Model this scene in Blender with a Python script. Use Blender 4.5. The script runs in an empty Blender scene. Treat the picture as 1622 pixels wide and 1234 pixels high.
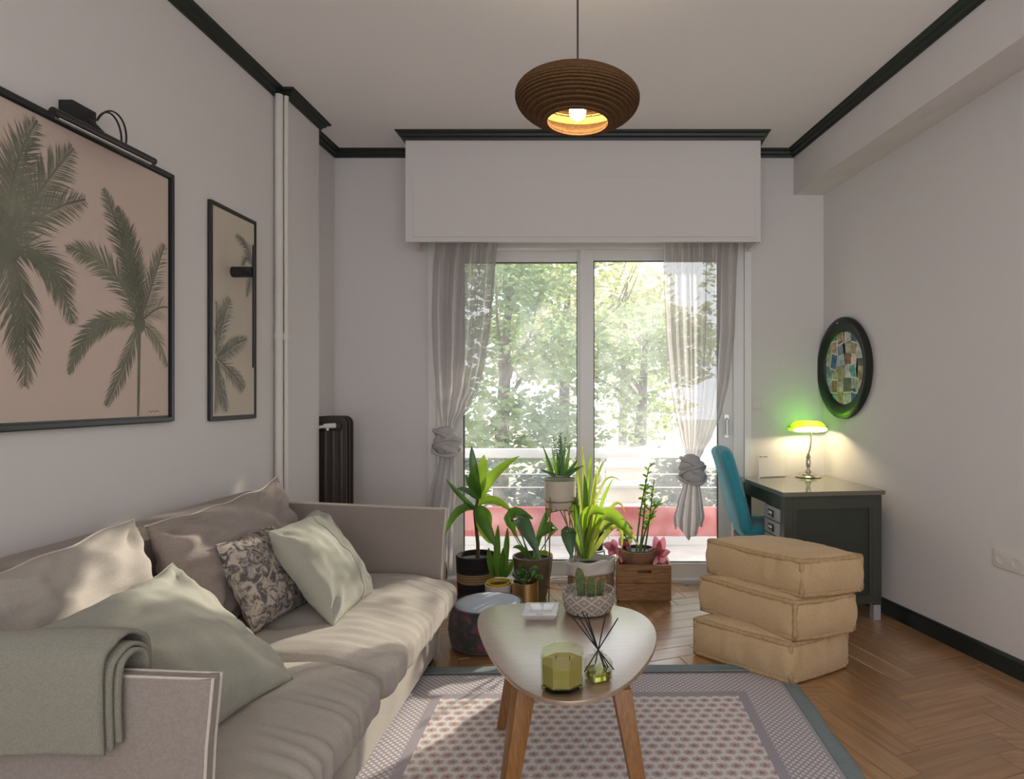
import bpy, bmesh, math, random
import numpy as np
from mathutils import Vector, Matrix, noise as mn
random.seed(7)
rnd = random.Random(11)
sc = bpy.context.scene
C = sc.collection
pi = math.pi
V = Vector

# ------------------------------------------------------------------ camera, sky, sun, lights, exposure
EYE = 1.3
cam_d = bpy.data.cameras.new('camera'); cam = bpy.data.objects.new('camera', cam_d); C.objects.link(cam)
cam.location = (0, 0, EYE); cam.rotation_euler = (pi/2, 0, 0)
cam_d.sensor_width = 36; cam_d.lens = 36*1000/1622
cam_d.shift_x = (811-955)/1622; cam_d.shift_y = (625-617)/1622
cam_d.clip_start = 0.05; cam_d.clip_end = 200
sc.camera = cam
sc.view_settings.view_transform = 'Standard'; sc.view_settings.look = 'None'
sc.view_settings.exposure = 0.12; sc.view_settings.gamma = 1; sc.view_settings.use_curve_mapping = False
w = bpy.data.worlds.new('hazy_sky'); sc.world = w; w.use_nodes = True
bg = w.node_tree.nodes['Background']; bg.inputs[0].default_value = (0.93, 0.96, 1.0, 1); bg.inputs[1].default_value = 2.25
sc.cycles.max_bounces = 10; sc.cycles.diffuse_bounces = 6; sc.cycles.transparent_max_bounces = 24
sc.cycles.transmission_bounces = 10; sc.cycles.caustics_refractive = False; sc.cycles.caustics_reflective = False
sc.cycles.sample_clamp_indirect = 6

def lamp(name, kind, loc, energy, color, **kw):
    d = bpy.data.lights.new(name, kind); d.energy = energy; d.color = color
    for k, v in kw.items(): setattr(d, k, v)
    o = bpy.data.objects.new(name, d); C.objects.link(o); o.location = loc
    return o
sun = lamp('sun', 'SUN', (6, 10, 8), 6.5, (1.0, 0.90, 0.76), angle=0.012)
sun.rotation_euler = V((-0.64, -1.0, -0.53)).to_track_quat('-Z', 'Y').to_euler()
# added fill lamp behind the camera, tilted up to brighten the room
rear = lamp('rear_fill', 'AREA', (0.5, -1.0, 1.0), 8, (1.0, 0.955, 0.92), shape='RECTANGLE', size=3.6, size_y=1.7)
rear.rotation_euler = (pi/2+1.25, 0, 0)
# portal guiding sky light through the balcony door
port = lamp('balcony_door_portal', 'AREA', (-0.09, 4.62, 1.2), 1, (1, 1, 1), shape='RECTANGLE', size=2.1, size_y=2.4)
port.rotation_euler = (-pi/2, 0, 0); port.data.cycles.is_portal = True

# ------------------------------------------------------------------ materials
def N(nt, t, **kw):
    n = nt.nodes.new(t)
    for k, v in kw.items(): setattr(n, k, v)
    return n
def mat(name, col, rough=0.6, metal=0.0, var=0.0, scale=8.0, bump=0.0, bscale=60.0, sheen=0.0, coat=0.0, coat_ior=1.5, coat_rough=.03, spec=0.5,
        trans=0.0, transl=0.0, tcol=None, emit=None, estr=0.0, stretch=(1, 1, 1), weave=0.0, wscale=500.0, alpha=0.0):
    m = bpy.data.materials.new(name); m.use_nodes = True
    nt = m.node_tree; L = nt.links
    b = nt.nodes['Principled BSDF']; out = nt.nodes['Material Output']
    b.inputs['Base Color'].default_value = (*col, 1); b.inputs['Roughness'].default_value = rough
    b.inputs['Metallic'].default_value = metal; b.inputs['Specular IOR Level'].default_value = spec
    b.inputs['Transmission Weight'].default_value = trans; b.inputs['Coat Weight'].default_value = coat; b.inputs['Coat IOR'].default_value = coat_ior; b.inputs['Coat Roughness'].default_value = coat_rough
    b.inputs['Sheen Weight'].default_value = sheen
    if emit:
        b.inputs['Emission Color'].default_value = (*emit, 1); b.inputs['Emission Strength'].default_value = estr
    m.diffuse_color = (*col, 1)
    tc = N(nt, 'ShaderNodeTexCoord'); mp = N(nt, 'ShaderNodeMapping'); mp.inputs['Scale'].default_value = stretch
    L.new(tc.outputs['Object'], mp.inputs['Vector'])
    cs = None
    if var > 0:
        nz = N(nt, 'ShaderNodeTexNoise'); nz.inputs['Scale'].default_value = scale; nz.inputs['Detail'].default_value = 6
        L.new(mp.outputs[0], nz.inputs['Vector'])
        mr = N(nt, 'ShaderNodeMapRange'); mr.inputs[1].default_value = 0.3; mr.inputs[2].default_value = 0.7
        mr.inputs[3].default_value = 1-var; mr.inputs[4].default_value = 1+var
        L.new(nz.outputs['Fac'], mr.inputs[0])
        mx = N(nt, 'ShaderNodeVectorMath', operation='SCALE'); mx.inputs[0].default_value = col
        L.new(mr.outputs[0], mx.inputs['Scale']); L.new(mx.outputs[0], b.inputs['Base Color']); cs = mx.outputs[0]
    if bump > 0 or weave > 0:
        bp = N(nt, 'ShaderNodeBump'); bp.inputs['Strength'].default_value = max(bump, weave); bp.inputs['Distance'].default_value = 0.004
        nb = N(nt, 'ShaderNodeTexNoise'); nb.inputs['Scale'].default_value = bscale; nb.inputs['Detail'].default_value = 5
        L.new(mp.outputs[0], nb.inputs['Vector']); h = nb.outputs['Fac']
        if weave > 0:
            hs = []
            for ax in ('X', 'Y', 'Z'):
                wv = N(nt, 'ShaderNodeTexWave', bands_direction=ax); wv.inputs['Scale'].default_value = wscale/6.28
                wv.inputs['Distortion'].default_value = 1.5; wv.inputs['Detail Scale'].default_value = 3
                L.new(mp.outputs[0], wv.inputs['Vector']); hs.append(wv.outputs['Fac'])
            a1 = N(nt, 'ShaderNodeMath', operation='ADD'); L.new(hs[0], a1.inputs[0]); L.new(hs[1], a1.inputs[1])
            a2 = N(nt, 'ShaderNodeMath', operation='ADD'); L.new(a1.outputs[0], a2.inputs[0]); L.new(hs[2], a2.inputs[1])
            a3 = N(nt, 'ShaderNodeMath', operation='MULTIPLY_ADD'); L.new(a2.outputs[0], a3.inputs[0]); a3.inputs[1].default_value = 0.25
            L.new(h, a3.inputs[2]); h = a3.outputs[0]
        L.new(h, bp.inputs['Height']); L.new(bp.outputs[0], b.inputs['Normal'])
    sh = b.outputs[0]
    if transl > 0:
        t = N(nt, 'ShaderNodeBsdfTranslucent'); t.inputs[0].default_value = (*(tcol or col), 1)
        ms = N(nt, 'ShaderNodeMixShader'); ms.inputs[0].default_value = transl
        L.new(sh, ms.inputs[1]); L.new(t.outputs[0], ms.inputs[2]); sh = ms.outputs[0]
    if alpha > 0:
        t = N(nt, 'ShaderNodeBsdfTransparent')
        ms = N(nt, 'ShaderNodeMixShader'); ms.inputs[0].default_value = alpha
        L.new(sh, ms.inputs[1]); L.new(t.outputs[0], ms.inputs[2]); sh = ms.outputs[0]
    L.new(sh, out.inputs['Surface'])
    return m

def thin_glass(name, tint, haze=0.0, refl=1.0):
    m = bpy.data.materials.new(name); m.use_nodes = True; nt = m.node_tree; L = nt.links
    nt.nodes.remove(nt.nodes['Principled BSDF']); out = nt.nodes['Material Output']
    t = N(nt, 'ShaderNodeBsdfTransparent'); t.inputs[0].default_value = (*tint, 1)
    g = N(nt, 'ShaderNodeBsdfGlossy'); g.inputs['Roughness'].default_value = 0.02
    lw = N(nt, 'ShaderNodeLayerWeight'); lw.inputs['Blend'].default_value = 0.5
    pw = N(nt, 'ShaderNodeMath', operation='POWER'); pw.inputs[1].default_value = 4.5; L.new(lw.outputs['Facing'], pw.inputs[0])
    mm = N(nt, 'ShaderNodeMath', operation='MULTIPLY_ADD'); mm.inputs[1].default_value = min(.9, .75*refl); mm.inputs[2].default_value = .04*refl; L.new(pw.outputs[0], mm.inputs[0])
    ms = N(nt, 'ShaderNodeMixShader'); L.new(mm.outputs[0], ms.inputs[0]); L.new(t.outputs[0], ms.inputs[1]); L.new(g.outputs[0], ms.inputs[2])
    sh = ms.outputs[0]
    if haze > 0:
        d = N(nt, 'ShaderNodeBsdfTranslucent'); d.inputs[0].default_value = (0.9, 0.92, 0.95, 1)  # pale scatter in the pane stands in for outdoor haze and glare
        tc = N(nt, 'ShaderNodeTexCoord'); nz = N(nt, 'ShaderNodeTexNoise'); nz.inputs['Scale'].default_value = 2.2; nz.inputs['Detail'].default_value = 5
        L.new(tc.outputs['Object'], nz.inputs['Vector'])
        mr = N(nt, 'ShaderNodeMapRange'); mr.inputs[1].default_value = 0.35; mr.inputs[2].default_value = 0.7; mr.inputs[3].default_value = haze*0.5; mr.inputs[4].default_value = haze*1.6
        L.new(nz.outputs['Fac'], mr.inputs[0])
        m2 = N(nt, 'ShaderNodeMixShader'); L.new(mr.outputs[0], m2.inputs[0]); L.new(sh, m2.inputs[1]); L.new(d.outputs[0], m2.inputs[2]); sh = m2.outputs[0]
    L.new(sh, out.inputs['Surface'])
    return m

WALLC = (0.70, 0.668, 0.655)
M = dict(
    wall=mat('wall_paint', WALLC, 0.85, bump=0.08, bscale=90, var=0.012, scale=1.5, spec=0.2),
    ceil=mat('ceiling_paint', (0.86, 0.83, 0.82), 0.9, bump=0.05, bscale=70, spec=0.2),
    dark=mat('dark_green_black_trim', (0.012, 0.017, 0.014), 0.38, spec=0.4),
    frame=mat('black_frame', (0.022, 0.024, 0.024), 0.32, spec=0.45),
    white=mat('white_lacquer', (0.78, 0.77, 0.75), 0.35),
    pvc=mat('white_window_frame', (0.80, 0.79, 0.77), 0.3),
    pipe=mat('pipe_paint', (0.70, 0.67, 0.62), 0.4),
    rad=mat('radiator_brown', (0.045, 0.032, 0.03), 0.42),
    metal=mat('brushed_metal', (0.55, 0.54, 0.52), 0.3, metal=1),
    black=mat('black_metal', (0.012, 0.012, 0.012), 0.4),
    sofa=mat('greige_linen', (0.34, 0.288, 0.255), 0.95, var=0.10, scale=160, weave=0.5, wscale=1300, bscale=300, sheen=0.2, spec=0.15),
    sofaseat=mat('light_greige_linen', (0.46, 0.415, 0.365), 0.95, var=0.07, scale=180, weave=0.5, wscale=1300, bscale=300, sheen=0.2, spec=0.15),
    sage=mat('sage_linen', (0.395, 0.39, 0.325), 0.95, var=0.07, scale=220, weave=0.45, wscale=1500, bscale=300, sheen=0.2, spec=0.15),
    throw=mat('sage_throw_linen', (0.31, 0.295, 0.235), 0.95, var=0.12, scale=240, weave=0.6, wscale=1200, bscale=300, sheen=0.2, spec=0.15),
    piping=mat('pale_piping', (0.60, 0.54, 0.47), 0.9, var=0.05, scale=100, bump=0.2, bscale=400),
    curtain=mat('sheer_grey_linen', (0.62, 0.585, 0.58), 0.95, var=0.06, scale=40, stretch=(6, 6, 0.6), spec=0.1, transl=0.55, tcol=(0.66, 0.63, 0.63), alpha=0.27),
    knot=mat('knotted_grey_linen', (0.56, 0.535, 0.53), 0.95, var=0.06, scale=40, spec=0.1, transl=0.22, tcol=(0.6, 0.58, 0.58)),
    oak=mat('oak_leg', (0.25, 0.108, 0.028), 0.42, var=0.25, scale=10, stretch=(14, 14, 1.2), bump=0.06, bscale=40),
    tabletop=mat('table_veneer', (0.30, 0.185, 0.105), 0.22, var=0.16, scale=6, stretch=(2, 22, 2), bump=0.03, bscale=30, coat=1.0, coat_ior=3.0, coat_rough=.33),
    crate=mat('crate_pine', (0.28, 0.145, 0.062), 0.7, var=0.3, scale=6, stretch=(2, 10, 14), bump=0.15, bscale=30),
    tan=mat('tan_cotton_canvas', (0.60, 0.42, 0.235), 0.95, var=0.08, scale=120, weave=0.35, wscale=1500, bscale=200, sheen=0.25, spec=0.12),
    tanpipe=mat('tan_rolled_edge', (0.47, 0.325, 0.175), 0.95, var=0.15, scale=60, bump=0.4, bscale=200, spec=0.1),
    teal=mat('teal_upholstery', (0.045, 0.31, 0.39), 0.8, var=0.06, scale=30, weave=0.3, wscale=1500, bscale=200, sheen=0.3, spec=0.2),
    desk=mat('grey_green_desk_paint', (0.055, 0.06, 0.045), 0.32, var=0.08, scale=4, stretch=(1, 6, 1)),
    deskpanel=mat('dark_desk_panel', (0.035, 0.042, 0.03), 0.4, var=0.1, scale=5),
    desktop=mat('desk_top_lacquer', (0.16, 0.145, 0.105), 0.14, var=0.06, scale=4, coat=0.4),
    drawer=mat('drawer_grey', (0.36, 0.37, 0.38), 0.4),
    foot=mat('pale_grey_foot', (0.40, 0.39, 0.39), 0.45),
    brass=mat('aged_brass', (0.50, 0.40, 0.26), 0.22, metal=1),
    chrome=mat('nickel', (0.62, 0.58, 0.52), 0.16, metal=1),
    gold=mat('brushed_gold', (0.62, 0.42, 0.20), 0.34, metal=1, var=0.1, scale=10, stretch=(8, 8, 0.4)),
    copper=mat('copper_wire', (0.50, 0.32, 0.20), 0.35, metal=1),
    card=mat('brown_cardboard', (0.115, 0.062, 0.028), 0.9, var=0.25, scale=120, bump=0.3, bscale=160, spec=0.1),
    bulb=mat('lit_bulb', (1, 0.9, 0.7), 0.3, emit=(1, 0.80, 0.50), estr=95),
    bulb2=mat('lit_tube_bulb', (1, 0.9, 0.7), 0.3, emit=(1, 0.80, 0.48), estr=210),
    cream=mat('cream_ceramic', (0.62, 0.55, 0.45), 0.45, var=0.03, scale=10),
    greenrim=mat('green_rim', (0.16, 0.30, 0.10), 0.5),
    whitepot=mat('white_ceramic', (0.70, 0.67, 0.63), 0.35),
    yellow=mat('yellow_inner_pot', (0.75, 0.50, 0.02), 0.5),
    olive=mat('olive_brown_glaze', (0.13, 0.10, 0.055), 0.45, var=0.2, scale=9),
    terracotta=mat('brown_terracotta', (0.25, 0.13, 0.075), 0.75, var=0.2, scale=14, bump=0.2, bscale=60),
    blackpot=mat('black_plastic_pot', (0.02, 0.02, 0.022), 0.45),
    ropeblack=mat('black_woven_rope', (0.02, 0.018, 0.018), 0.9, var=0.3, scale=60, bump=0.8, bscale=150, stretch=(1, 1, 3)),
    ropetan=mat('tan_woven_rope', (0.36, 0.24, 0.12), 0.9, var=0.2, scale=60, bump=0.8, bscale=150, stretch=(1, 1, 3)),
    burlap=mat('tan_burlap', (0.36, 0.245, 0.15), 0.95, var=0.15, scale=90, weave=0.6, wscale=900, bscale=150),
    bag=mat('white_washable_paper', (0.70, 0.665, 0.62), 0.8, var=0.05, scale=12, bump=0.4, bscale=22),
    soil=mat('dark_soil', (0.03, 0.02, 0.014), 0.95, var=0.4, scale=60, bump=0.8, bscale=60),
    gravel=mat('grey_gravel', (0.42, 0.40, 0.37), 0.9, var=0.4, scale=90, bump=0.9, bscale=120),
    leafdark=mat('dark_green_leaf', (0.035, 0.10, 0.022), 0.32, var=0.35, scale=12, transl=0.35, tcol=(0.20, 0.42, 0.03)),
    leafbright=mat('bright_green_leaf', (0.10, 0.25, 0.015), 0.35, var=0.2, scale=14, transl=0.55, tcol=(0.42, 0.62, 0.05)),
    leafyellow=mat('yellow_green_leaf', (0.22, 0.32, 0.03), 0.4, var=0.25, scale=14, transl=0.55, tcol=(0.60, 0.64, 0.12)),
    leafblue=mat('blue_green_leaf', (0.06, 0.13, 0.07), 0.3, var=0.25, scale=14, transl=0.25, tcol=(0.15, 0.32, 0.08)),
    leafpink=mat('pink_leaf', (0.42, 0.12, 0.16), 0.5, var=0.3, scale=20, transl=0.4, tcol=(0.62, 0.22, 0.27)),
    stem=mat('brown_stem', (0.10, 0.06, 0.03), 0.7, var=0.3, scale=30),
    greenstem=mat('green_stem', (0.10, 0.15, 0.04), 0.6, var=0.3, scale=30),
    strawstem=mat('straw_stalk', (0.34, 0.25, 0.13), 0.7, var=0.3, scale=30),
    cactus=mat('cactus_green', (0.09, 0.13, 0.05), 0.7, var=0.2, scale=40),
    spine=mat('golden_spines', (0.75, 0.50, 0.24), 0.6, transl=0.5, tcol=(0.9, 0.6, 0.3)),
    wax=mat('pale_green_wax', (0.58, 0.48, 0.17), 0.5, transl=0.3, tcol=(0.6, 0.5, 0.15)),
    glassy=thin_glass('pale_green_glass', (0.93, 0.95, 0.84), refl=1.3),
    glassbase=mat('thick_green_glass', (0.50, 0.56, 0.14), 0.03, trans=1.0),
    clearg=thin_glass('clear_glass', (0.90, 0.91, 0.84), refl=1.8),
    liquid=mat('yellow_oil', (0.62, 0.62, 0.10), 0.05, trans=0.85),
    pane=thin_glass('window_pane', (0.96, 0.97, 0.97), haze=0.075),
    ash=mat('white_glass_ashtray', (0.74, 0.74, 0.76), 0.12),
    reed=mat('black_reed', (0.015, 0.014, 0.018), 0.7),
    outlet=mat('switch_plastic', (0.70, 0.655, 0.62), 0.4),
    hole=mat('dark_hole', (0.03, 0.025, 0.02), 0.8),
    paper=mat('blush_paper', (0.60, 0.475, 0.41), 0.75, var=0.02, scale=2),
    paper2=mat('sand_paper', (0.56, 0.50, 0.40), 0.75, var=0.04, scale=2),
    palm=mat('palm_print_ink', (0.175, 0.182, 0.13), 0.8, var=0.35, scale=5),
    palm2=mat('palm_print_grey_ink', (0.20, 0.205, 0.175), 0.8, var=0.3, scale=6),
    cardw=mat('white_card', (0.78, 0.74, 0.68), 0.6),
    green=mat('lit_green_glass', (0.03, 0.40, 0.01), 0.15, transl=0.85, tcol=(0.12, 0.66, 0.008)),
    milk=mat('white_inner_glass', (0.9, 0.9, 0.85), 0.4, transl=.6, tcol=(.9, .95, .7)),
    rail=mat('white_railing', (0.82, 0.82, 0.82), 0.5),
    red=mat('red_parapet', (0.55, 0.075, 0.065), 0.7, var=0.08, scale=4),
    tile=mat('balcony_tile', (0.74, 0.72, 0.68), 0.7, var=0.15, scale=6),
    facade=mat('pale_peach_facade', (0.72, 0.62, 0.52), 0.9, var=0.05, scale=2),
    bark=mat('tree_bark', (0.16, 0.13, 0.10), 0.9, var=0.3, scale=8, bump=0.4, bscale=20),
    gnd=mat('garden_ground', (0.40, 0.38, 0.30), 0.95, var=0.3, scale=2),
    tl1=mat('tree_leaf_green', (0.20, 0.27, 0.13), 0.5, var=0.3, scale=3, transl=0.5, tcol=(0.44, 0.54, 0.26)),
    tl2=mat('tree_leaf_yellow', (0.30, 0.34, 0.16), 0.5, var=0.3, scale=3, transl=0.5, tcol=(0.60, 0.62, 0.30)),
    tl3=mat('shrub_leaf_dark', (0.09, 0.13, 0.12), 0.45, var=0.3, scale=6, transl=0.35, tcol=(0.18, 0.27, 0.18)),
    plank=None,
)
def plank_mat():
    m = mat('oak_parquet', (0.36, 0.19, 0.085), 0.35, bump=0.03, bscale=60, spec=0.5, coat=.8, coat_ior=1.75, coat_rough=.2)
    nt = m.node_tree; L = nt.links; b = nt.nodes['Principled BSDF']
    tc = N(nt, 'ShaderNodeTexCoord'); mp = N(nt, 'ShaderNodeMapping'); mp.inputs['Scale'].default_value = (3, 45, 10)
    L.new(tc.outputs['Object'], mp.inputs[0]); oi = N(nt, 'ShaderNodeObjectInfo')
    ad = N(nt, 'ShaderNodeVectorMath', operation='ADD'); L.new(mp.outputs[0], ad.inputs[0])
    ml = N(nt, 'ShaderNodeMath', operation='MULTIPLY'); ml.inputs[1].default_value = 40; L.new(oi.outputs['Random'], ml.inputs[0]); L.new(ml.outputs[0], ad.inputs[1])
    nz = N(nt, 'ShaderNodeTexNoise'); nz.inputs['Scale'].default_value = 1.0; nz.inputs['Detail'].default_value = 7; L.new(ad.outputs[0], nz.inputs[0])
    cr = N(nt, 'ShaderNodeValToRGB'); cr.color_ramp.elements[0].color = (0.29, 0.145, 0.060, 1); cr.color_ramp.elements[0].position = .3
    cr.color_ramp.elements[1].color = (0.44, 0.25, 0.118, 1); cr.color_ramp.elements[1].position = .7
    L.new(nz.outputs['Fac'], cr.inputs[0])
    mr = N(nt, 'ShaderNodeMapRange'); mr.inputs[3].default_value = 0.88; mr.inputs[4].default_value = 1.12; L.new(oi.outputs['Random'], mr.inputs[0])
    mx = N(nt, 'ShaderNodeVectorMath', operation='SCALE'); L.new(cr.outputs[0], mx.inputs[0]); L.new(mr.outputs[0], mx.inputs['Scale'])
    L.new(mx.outputs[0], b.inputs['Base Color'])
    return m
M['plank'] = plank_mat()

# ------------------------------------------------------------------ mesh helpers (world coordinates)
class MB:
    def __init__(s): s.v = []; s.f = []
    def add(s, vs, fs):
        o = len(s.v); s.v += [tuple(x) for x in vs]; s.f += [tuple(i+o for i in f) for f in fs]; return s
    def box(s, x0, x1, y0, y1, z0, z1, T=None):
        vs = [V((x, y, z)) for z in (z0, z1) for y in (y0, y1) for x in (x0, x1)]
        if T: vs = [T @ p for p in vs]
        return s.add(vs, [(0, 2, 3, 1), (4, 5, 7, 6), (0, 1, 5, 4), (2, 6, 7, 3), (0, 4, 6, 2), (1, 3, 7, 5)])
    def tube(s, pts, r, n=10, cap=True, closed=False, flat=1.0, up=None):
        pts = [V(p) for p in pts]; m = len(pts); rs = r if isinstance(r, (list, tuple)) else [r]*m
        vs = []; fs = []; prev = None
        for i, p in enumerate(pts):
            a = pts[(i-1) % m] if (i > 0 or closed) else p; b = pts[(i+1) % m] if (i < m-1 or closed) else p
            t = (b-a).normalized() if (b-a).length > 1e-9 else V((0, 0, 1))
            if prev is None:
                u = t.orthogonal().normalized() if up is None else (V(up)-t*t.dot(V(up))).normalized()
            else:
                u = (prev - t*prev.dot(t)); u = u.normalized() if u.length > 1e-6 else t.orthogonal().normalized()
            prev = u; k = t.cross(u)
            for j in range(n):
                an = 2*pi*j/n; vs.append(p + (u*math.cos(an) + k*math.sin(an)*flat)*rs[i])
        rng = m if closed else m-1
        for i in range(rng):
            for j in range(n):
                a = i*n+j; b = i*n+(j+1) % n; c = ((i+1) % m)*n+(j+1) % n; d = ((i+1) % m)*n+j
                fs.append((a, b, c, d))
        if cap and not closed:
            fs.append(tuple(range(n-1, -1, -1))); fs.append(tuple(range((m-1)*n, m*n)))
        return s.add(vs, fs)
    def lathe(s, prof, c=(0, 0, 0), n=32, T=None, closed=False, sx=1, sy=1, cap=True):
        vs = []; fs = []; m = len(prof); c = V(c)
        for r, z in prof:
            for j in range(n):
                a = 2*pi*j/n; p = V((r*math.cos(a)*sx, r*math.sin(a)*sy, z)); vs.append((T @ p if T else p)+c)
        for i in range(m if closed else m-1):
            for j in range(n):
                k = (i+1) % m
                fs.append((i*n+j, i*n+(j+1) % n, k*n+(j+1) % n, k*n+j))
        if cap and not closed:
            if prof[0][0] > 1e-4: fs.append(tuple(range(n-1, -1, -1)))
            if prof[-1][0] > 1e-4: fs.append(tuple(range((m-1)*n, m*n)))
        return s.add(vs, fs)
    def prism(s, poly, h0, h1, f):
        n = len(poly); vs = [f(a, b, h0) for a, b in poly]+[f(a, b, h1) for a, b in poly]
        fs = [tuple(range(n-1, -1, -1)), tuple(range(n, 2*n))]+[(i, (i+1) % n, n+(i+1) % n, n+i) for i in range(n)]
        return s.add(vs, fs)
    def grid(s, fn, nu, nv, cu=False):
        vs = [fn(i/(nu if cu else nu-1), j/(nv-1)) for j in range(nv) for i in range(nu)]; fs = []
        for j in range(nv-1):
            for i in range(nu if cu else nu-1):
                i2 = (i+1) % nu
                fs.append((j*nu+i, j*nu+i2, (j+1)*nu+i2, (j+1)*nu+i))
        return s.add(vs, fs)

def wloc(o):
    p = V((0, 0, 0))
    while o: p += V(o.location); o = o.parent
    return p
def obj(name, mb, m, parent=None, smooth=True, bevel=0.0, ang=40, recalc=True, kind=None, label=None):
    me = bpy.data.meshes.new(name)
    off = wloc(parent) if parent else V((0, 0, 0))
    me.from_pydata([(x-off.x, y-off.y, z-off.z) for x, y, z in mb.v], [], mb.f)
    if recalc:
        bm = bmesh.new(); bm.from_mesh(me); bmesh.ops.remove_doubles(bm, verts=bm.verts, dist=1e-6)
        bmesh.ops.recalc_face_normals(bm, faces=bm.faces)
        if bevel > 0:
            es = [e for e in bm.edges if len(e.link_faces) == 2 and e.calc_face_angle(0) > 0.6]
            bmesh.ops.bevel(bm, geom=es, offset=bevel, segments=2, affect='EDGES', profile=0.6)
        bm.to_mesh(me); bm.free()
    if smooth:
        me.polygons.foreach_set('use_smooth', [True]*len(me.polygons))
        try: me.set_sharp_from_angle(angle=math.radians(ang))
        except Exception: pass
    me.materials.append(m)
    o = bpy.data.objects.new(name, me); C.objects.link(o)
    if parent: o.parent = parent
    if kind: o['kind'] = kind
    if label: o['label'] = label
    return o
def thing(name, label, cat, loc=(0, 0, 0), group=None):
    o = bpy.data.objects.new(name, None); C.objects.link(o); o.location = loc; o.empty_display_size = 0.1
    o['label'] = label; o['category'] = cat
    if group: o['group'] = group
    return o
def tag(o, label, cat, group=None):
    o['label'] = label; o['category'] = cat
    if group: o['group'] = group
    return o
def struct(name, mb, m, label=None, **kw):
    o = obj(name, mb, m, **kw)
    if not kw.get('parent'): o['kind'] = 'structure'
    if label: o['label'] = label
    return o
def P(px, py, Y): return V(((px-955)/1000*Y, Y, EYE-(py-625)/1000*Y))
def qb(a, b, c, t): return a*(1-t)**2+b*2*t*(1-t)+c*t*t
def bez(a, b, c, n=10): return [qb(V(a), V(b), V(c), i/(n-1)) for i in range(n)]
def cubic(a, b, c, d, t): return V(a)*(1-t)**3+V(b)*3*t*(1-t)**2+V(c)*3*t*t*(1-t)+V(d)*t**3
def sm(t): t = max(0, min(1, t)); return t*t*(3-2*t)
def interp(tab, z):
    if z >= tab[0][0]: return tab[0][1:]
    for a, b in zip(tab, tab[1:]):
        if b[0] <= z <= a[0]:
            t = (a[0]-z)/(a[0]-b[0]); t = t*t*(3-2*t)*0.5+t*0.5
            return tuple(p+(q-p)*t for p, q in zip(a[1:], b[1:]))
    return tab[-1][1:]

# ------------------------------------------------------------------ room shell
CZ = 2.98
YB = 4.35                       # back wall
def XR(y): return 1.52+0.265*(YB-y)     # splayed right wall
YR = -1.2
struct('wall_left', MB().box(-1.95, -1.80, YR, 3.5, 0, CZ+.1).box(-1.95, -1.745, 3.5, 3.88, 0, CZ+.1).box(-1.95, -1.85, 3.88, YB, 0, CZ+.1), M['wall'], 'plain white plaster wall with a shallow column', smooth=False)
wb = MB().box(-1.95, -1.15, YB, YB+.22, 0, CZ+.1).box(0.975, 1.75, YB, YB+.22, 0, CZ+.1).box(-1.15, 0.975, YB, YB+.22, 2.40, CZ+.1)
struct('wall_back', wb, M['wall'], smooth=False)
wr = MB().prism([(XR(YB+.2), YB+.2), (XR(YR), YR), (XR(YR)+.15, YR), (XR(YB+.2)+.15, YB+.2)], 0, CZ+.1, lambda a, b, h: V((a, b, h)))
struct('wall_right', wr, M['wall'], smooth=False)
def XBm(y): return 1.313+0.155*(YB-y)
ys_ = [YB+.01-(YB+.01-YR)*i/12 for i in range(13)]; zo_ = lambda y: min(CZ-.02, 2.674+.074*(YB-y))
bm_ = MB().add([q for y in ys_ for q in ((XBm(y), y, CZ+.05), (XBm(y), y, 2.674), (XR(y)+.01, y, max(2.674, zo_(y))), (XR(y)+.01, y, CZ+.05))], [(i*4+k, i*4+(k+1) % 4, i*4+4+(k+1) % 4, i*4+4+k) for i in range(12) for k in range(4)]+[(0, 1, 2, 3), (48, 49, 50, 51)])
struct('ceiling_beam', bm_, M['wall'], smooth=False)
wrr = MB().box(-1.95, -1.4, YR-.15, YR, 0, CZ+.1).box(2.4, 3.1, YR-.15, YR, 0, CZ+.1).box(-1.4, 2.4, YR-.15, YR, 0, .3).box(-1.4, 2.4, YR-.15, YR, 2.8, CZ+.1)
struct('wall_rear', wrr, M['wall'], smooth=False)
struct('ceiling', MB().box(-1.95, 3.1, YR-.1, YB+.2, CZ, CZ+.1), M['ceil'], smooth=False)
w2 = MB()
for x in (-1.37, -.1, 1.0, 2.37): w2.box(x-.03, x+.03, YR-.09, YR-.03, .3, 2.8)
w2.box(-1.4, 2.4, YR-.09, YR-.03, .3, .36).box(-1.4, 2.4, YR-.09, YR-.03, 2.74, 2.8)
struct('added_rear_window', w2, M['pvc'], smooth=False)  # unseen window added behind the camera so extra light can enter

# floor: slab and herringbone planks
fl = struct('floor', MB().box(-1.95, 3.1, YR-.1, YB+.2, -.12, -.012), M['hole'], smooth=False)
PL, PW = 0.46, 0.115
def plank_mesh():
    g = .0012; b = .0015; z0 = -.012; z1 = 0
    a, c = PL/2-g, PW/2-g
    vs = [(-a, -c, z0), (a, -c, z0), (a, c, z0), (-a, c, z0), (-a, -c, z1-b), (a, -c, z1-b), (a, c, z1-b), (-a, c, z1-b),
          (-a+b, -c+b, z1), (a-b, -c+b, z1), (a-b, c-b, z1), (-a+b, c-b, z1)]
    fs = [(0, 1, 5, 4), (1, 2, 6, 5), (2, 3, 7, 6), (3, 0, 4, 7), (4, 5, 9, 8), (5, 6, 10, 9), (6, 7, 11, 10), (7, 4, 8, 11), (8, 9, 10, 11)]
    return vs, fs
pv, pf = plank_mesh()
pme = bpy.data.meshes.new('plank'); pme.from_pydata(pv, [], pf); pme.materials.append(M['plank'])
rest = MB()
ROT = math.radians(20); ca, sa = math.cos(ROT), math.sin(ROT)
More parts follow.
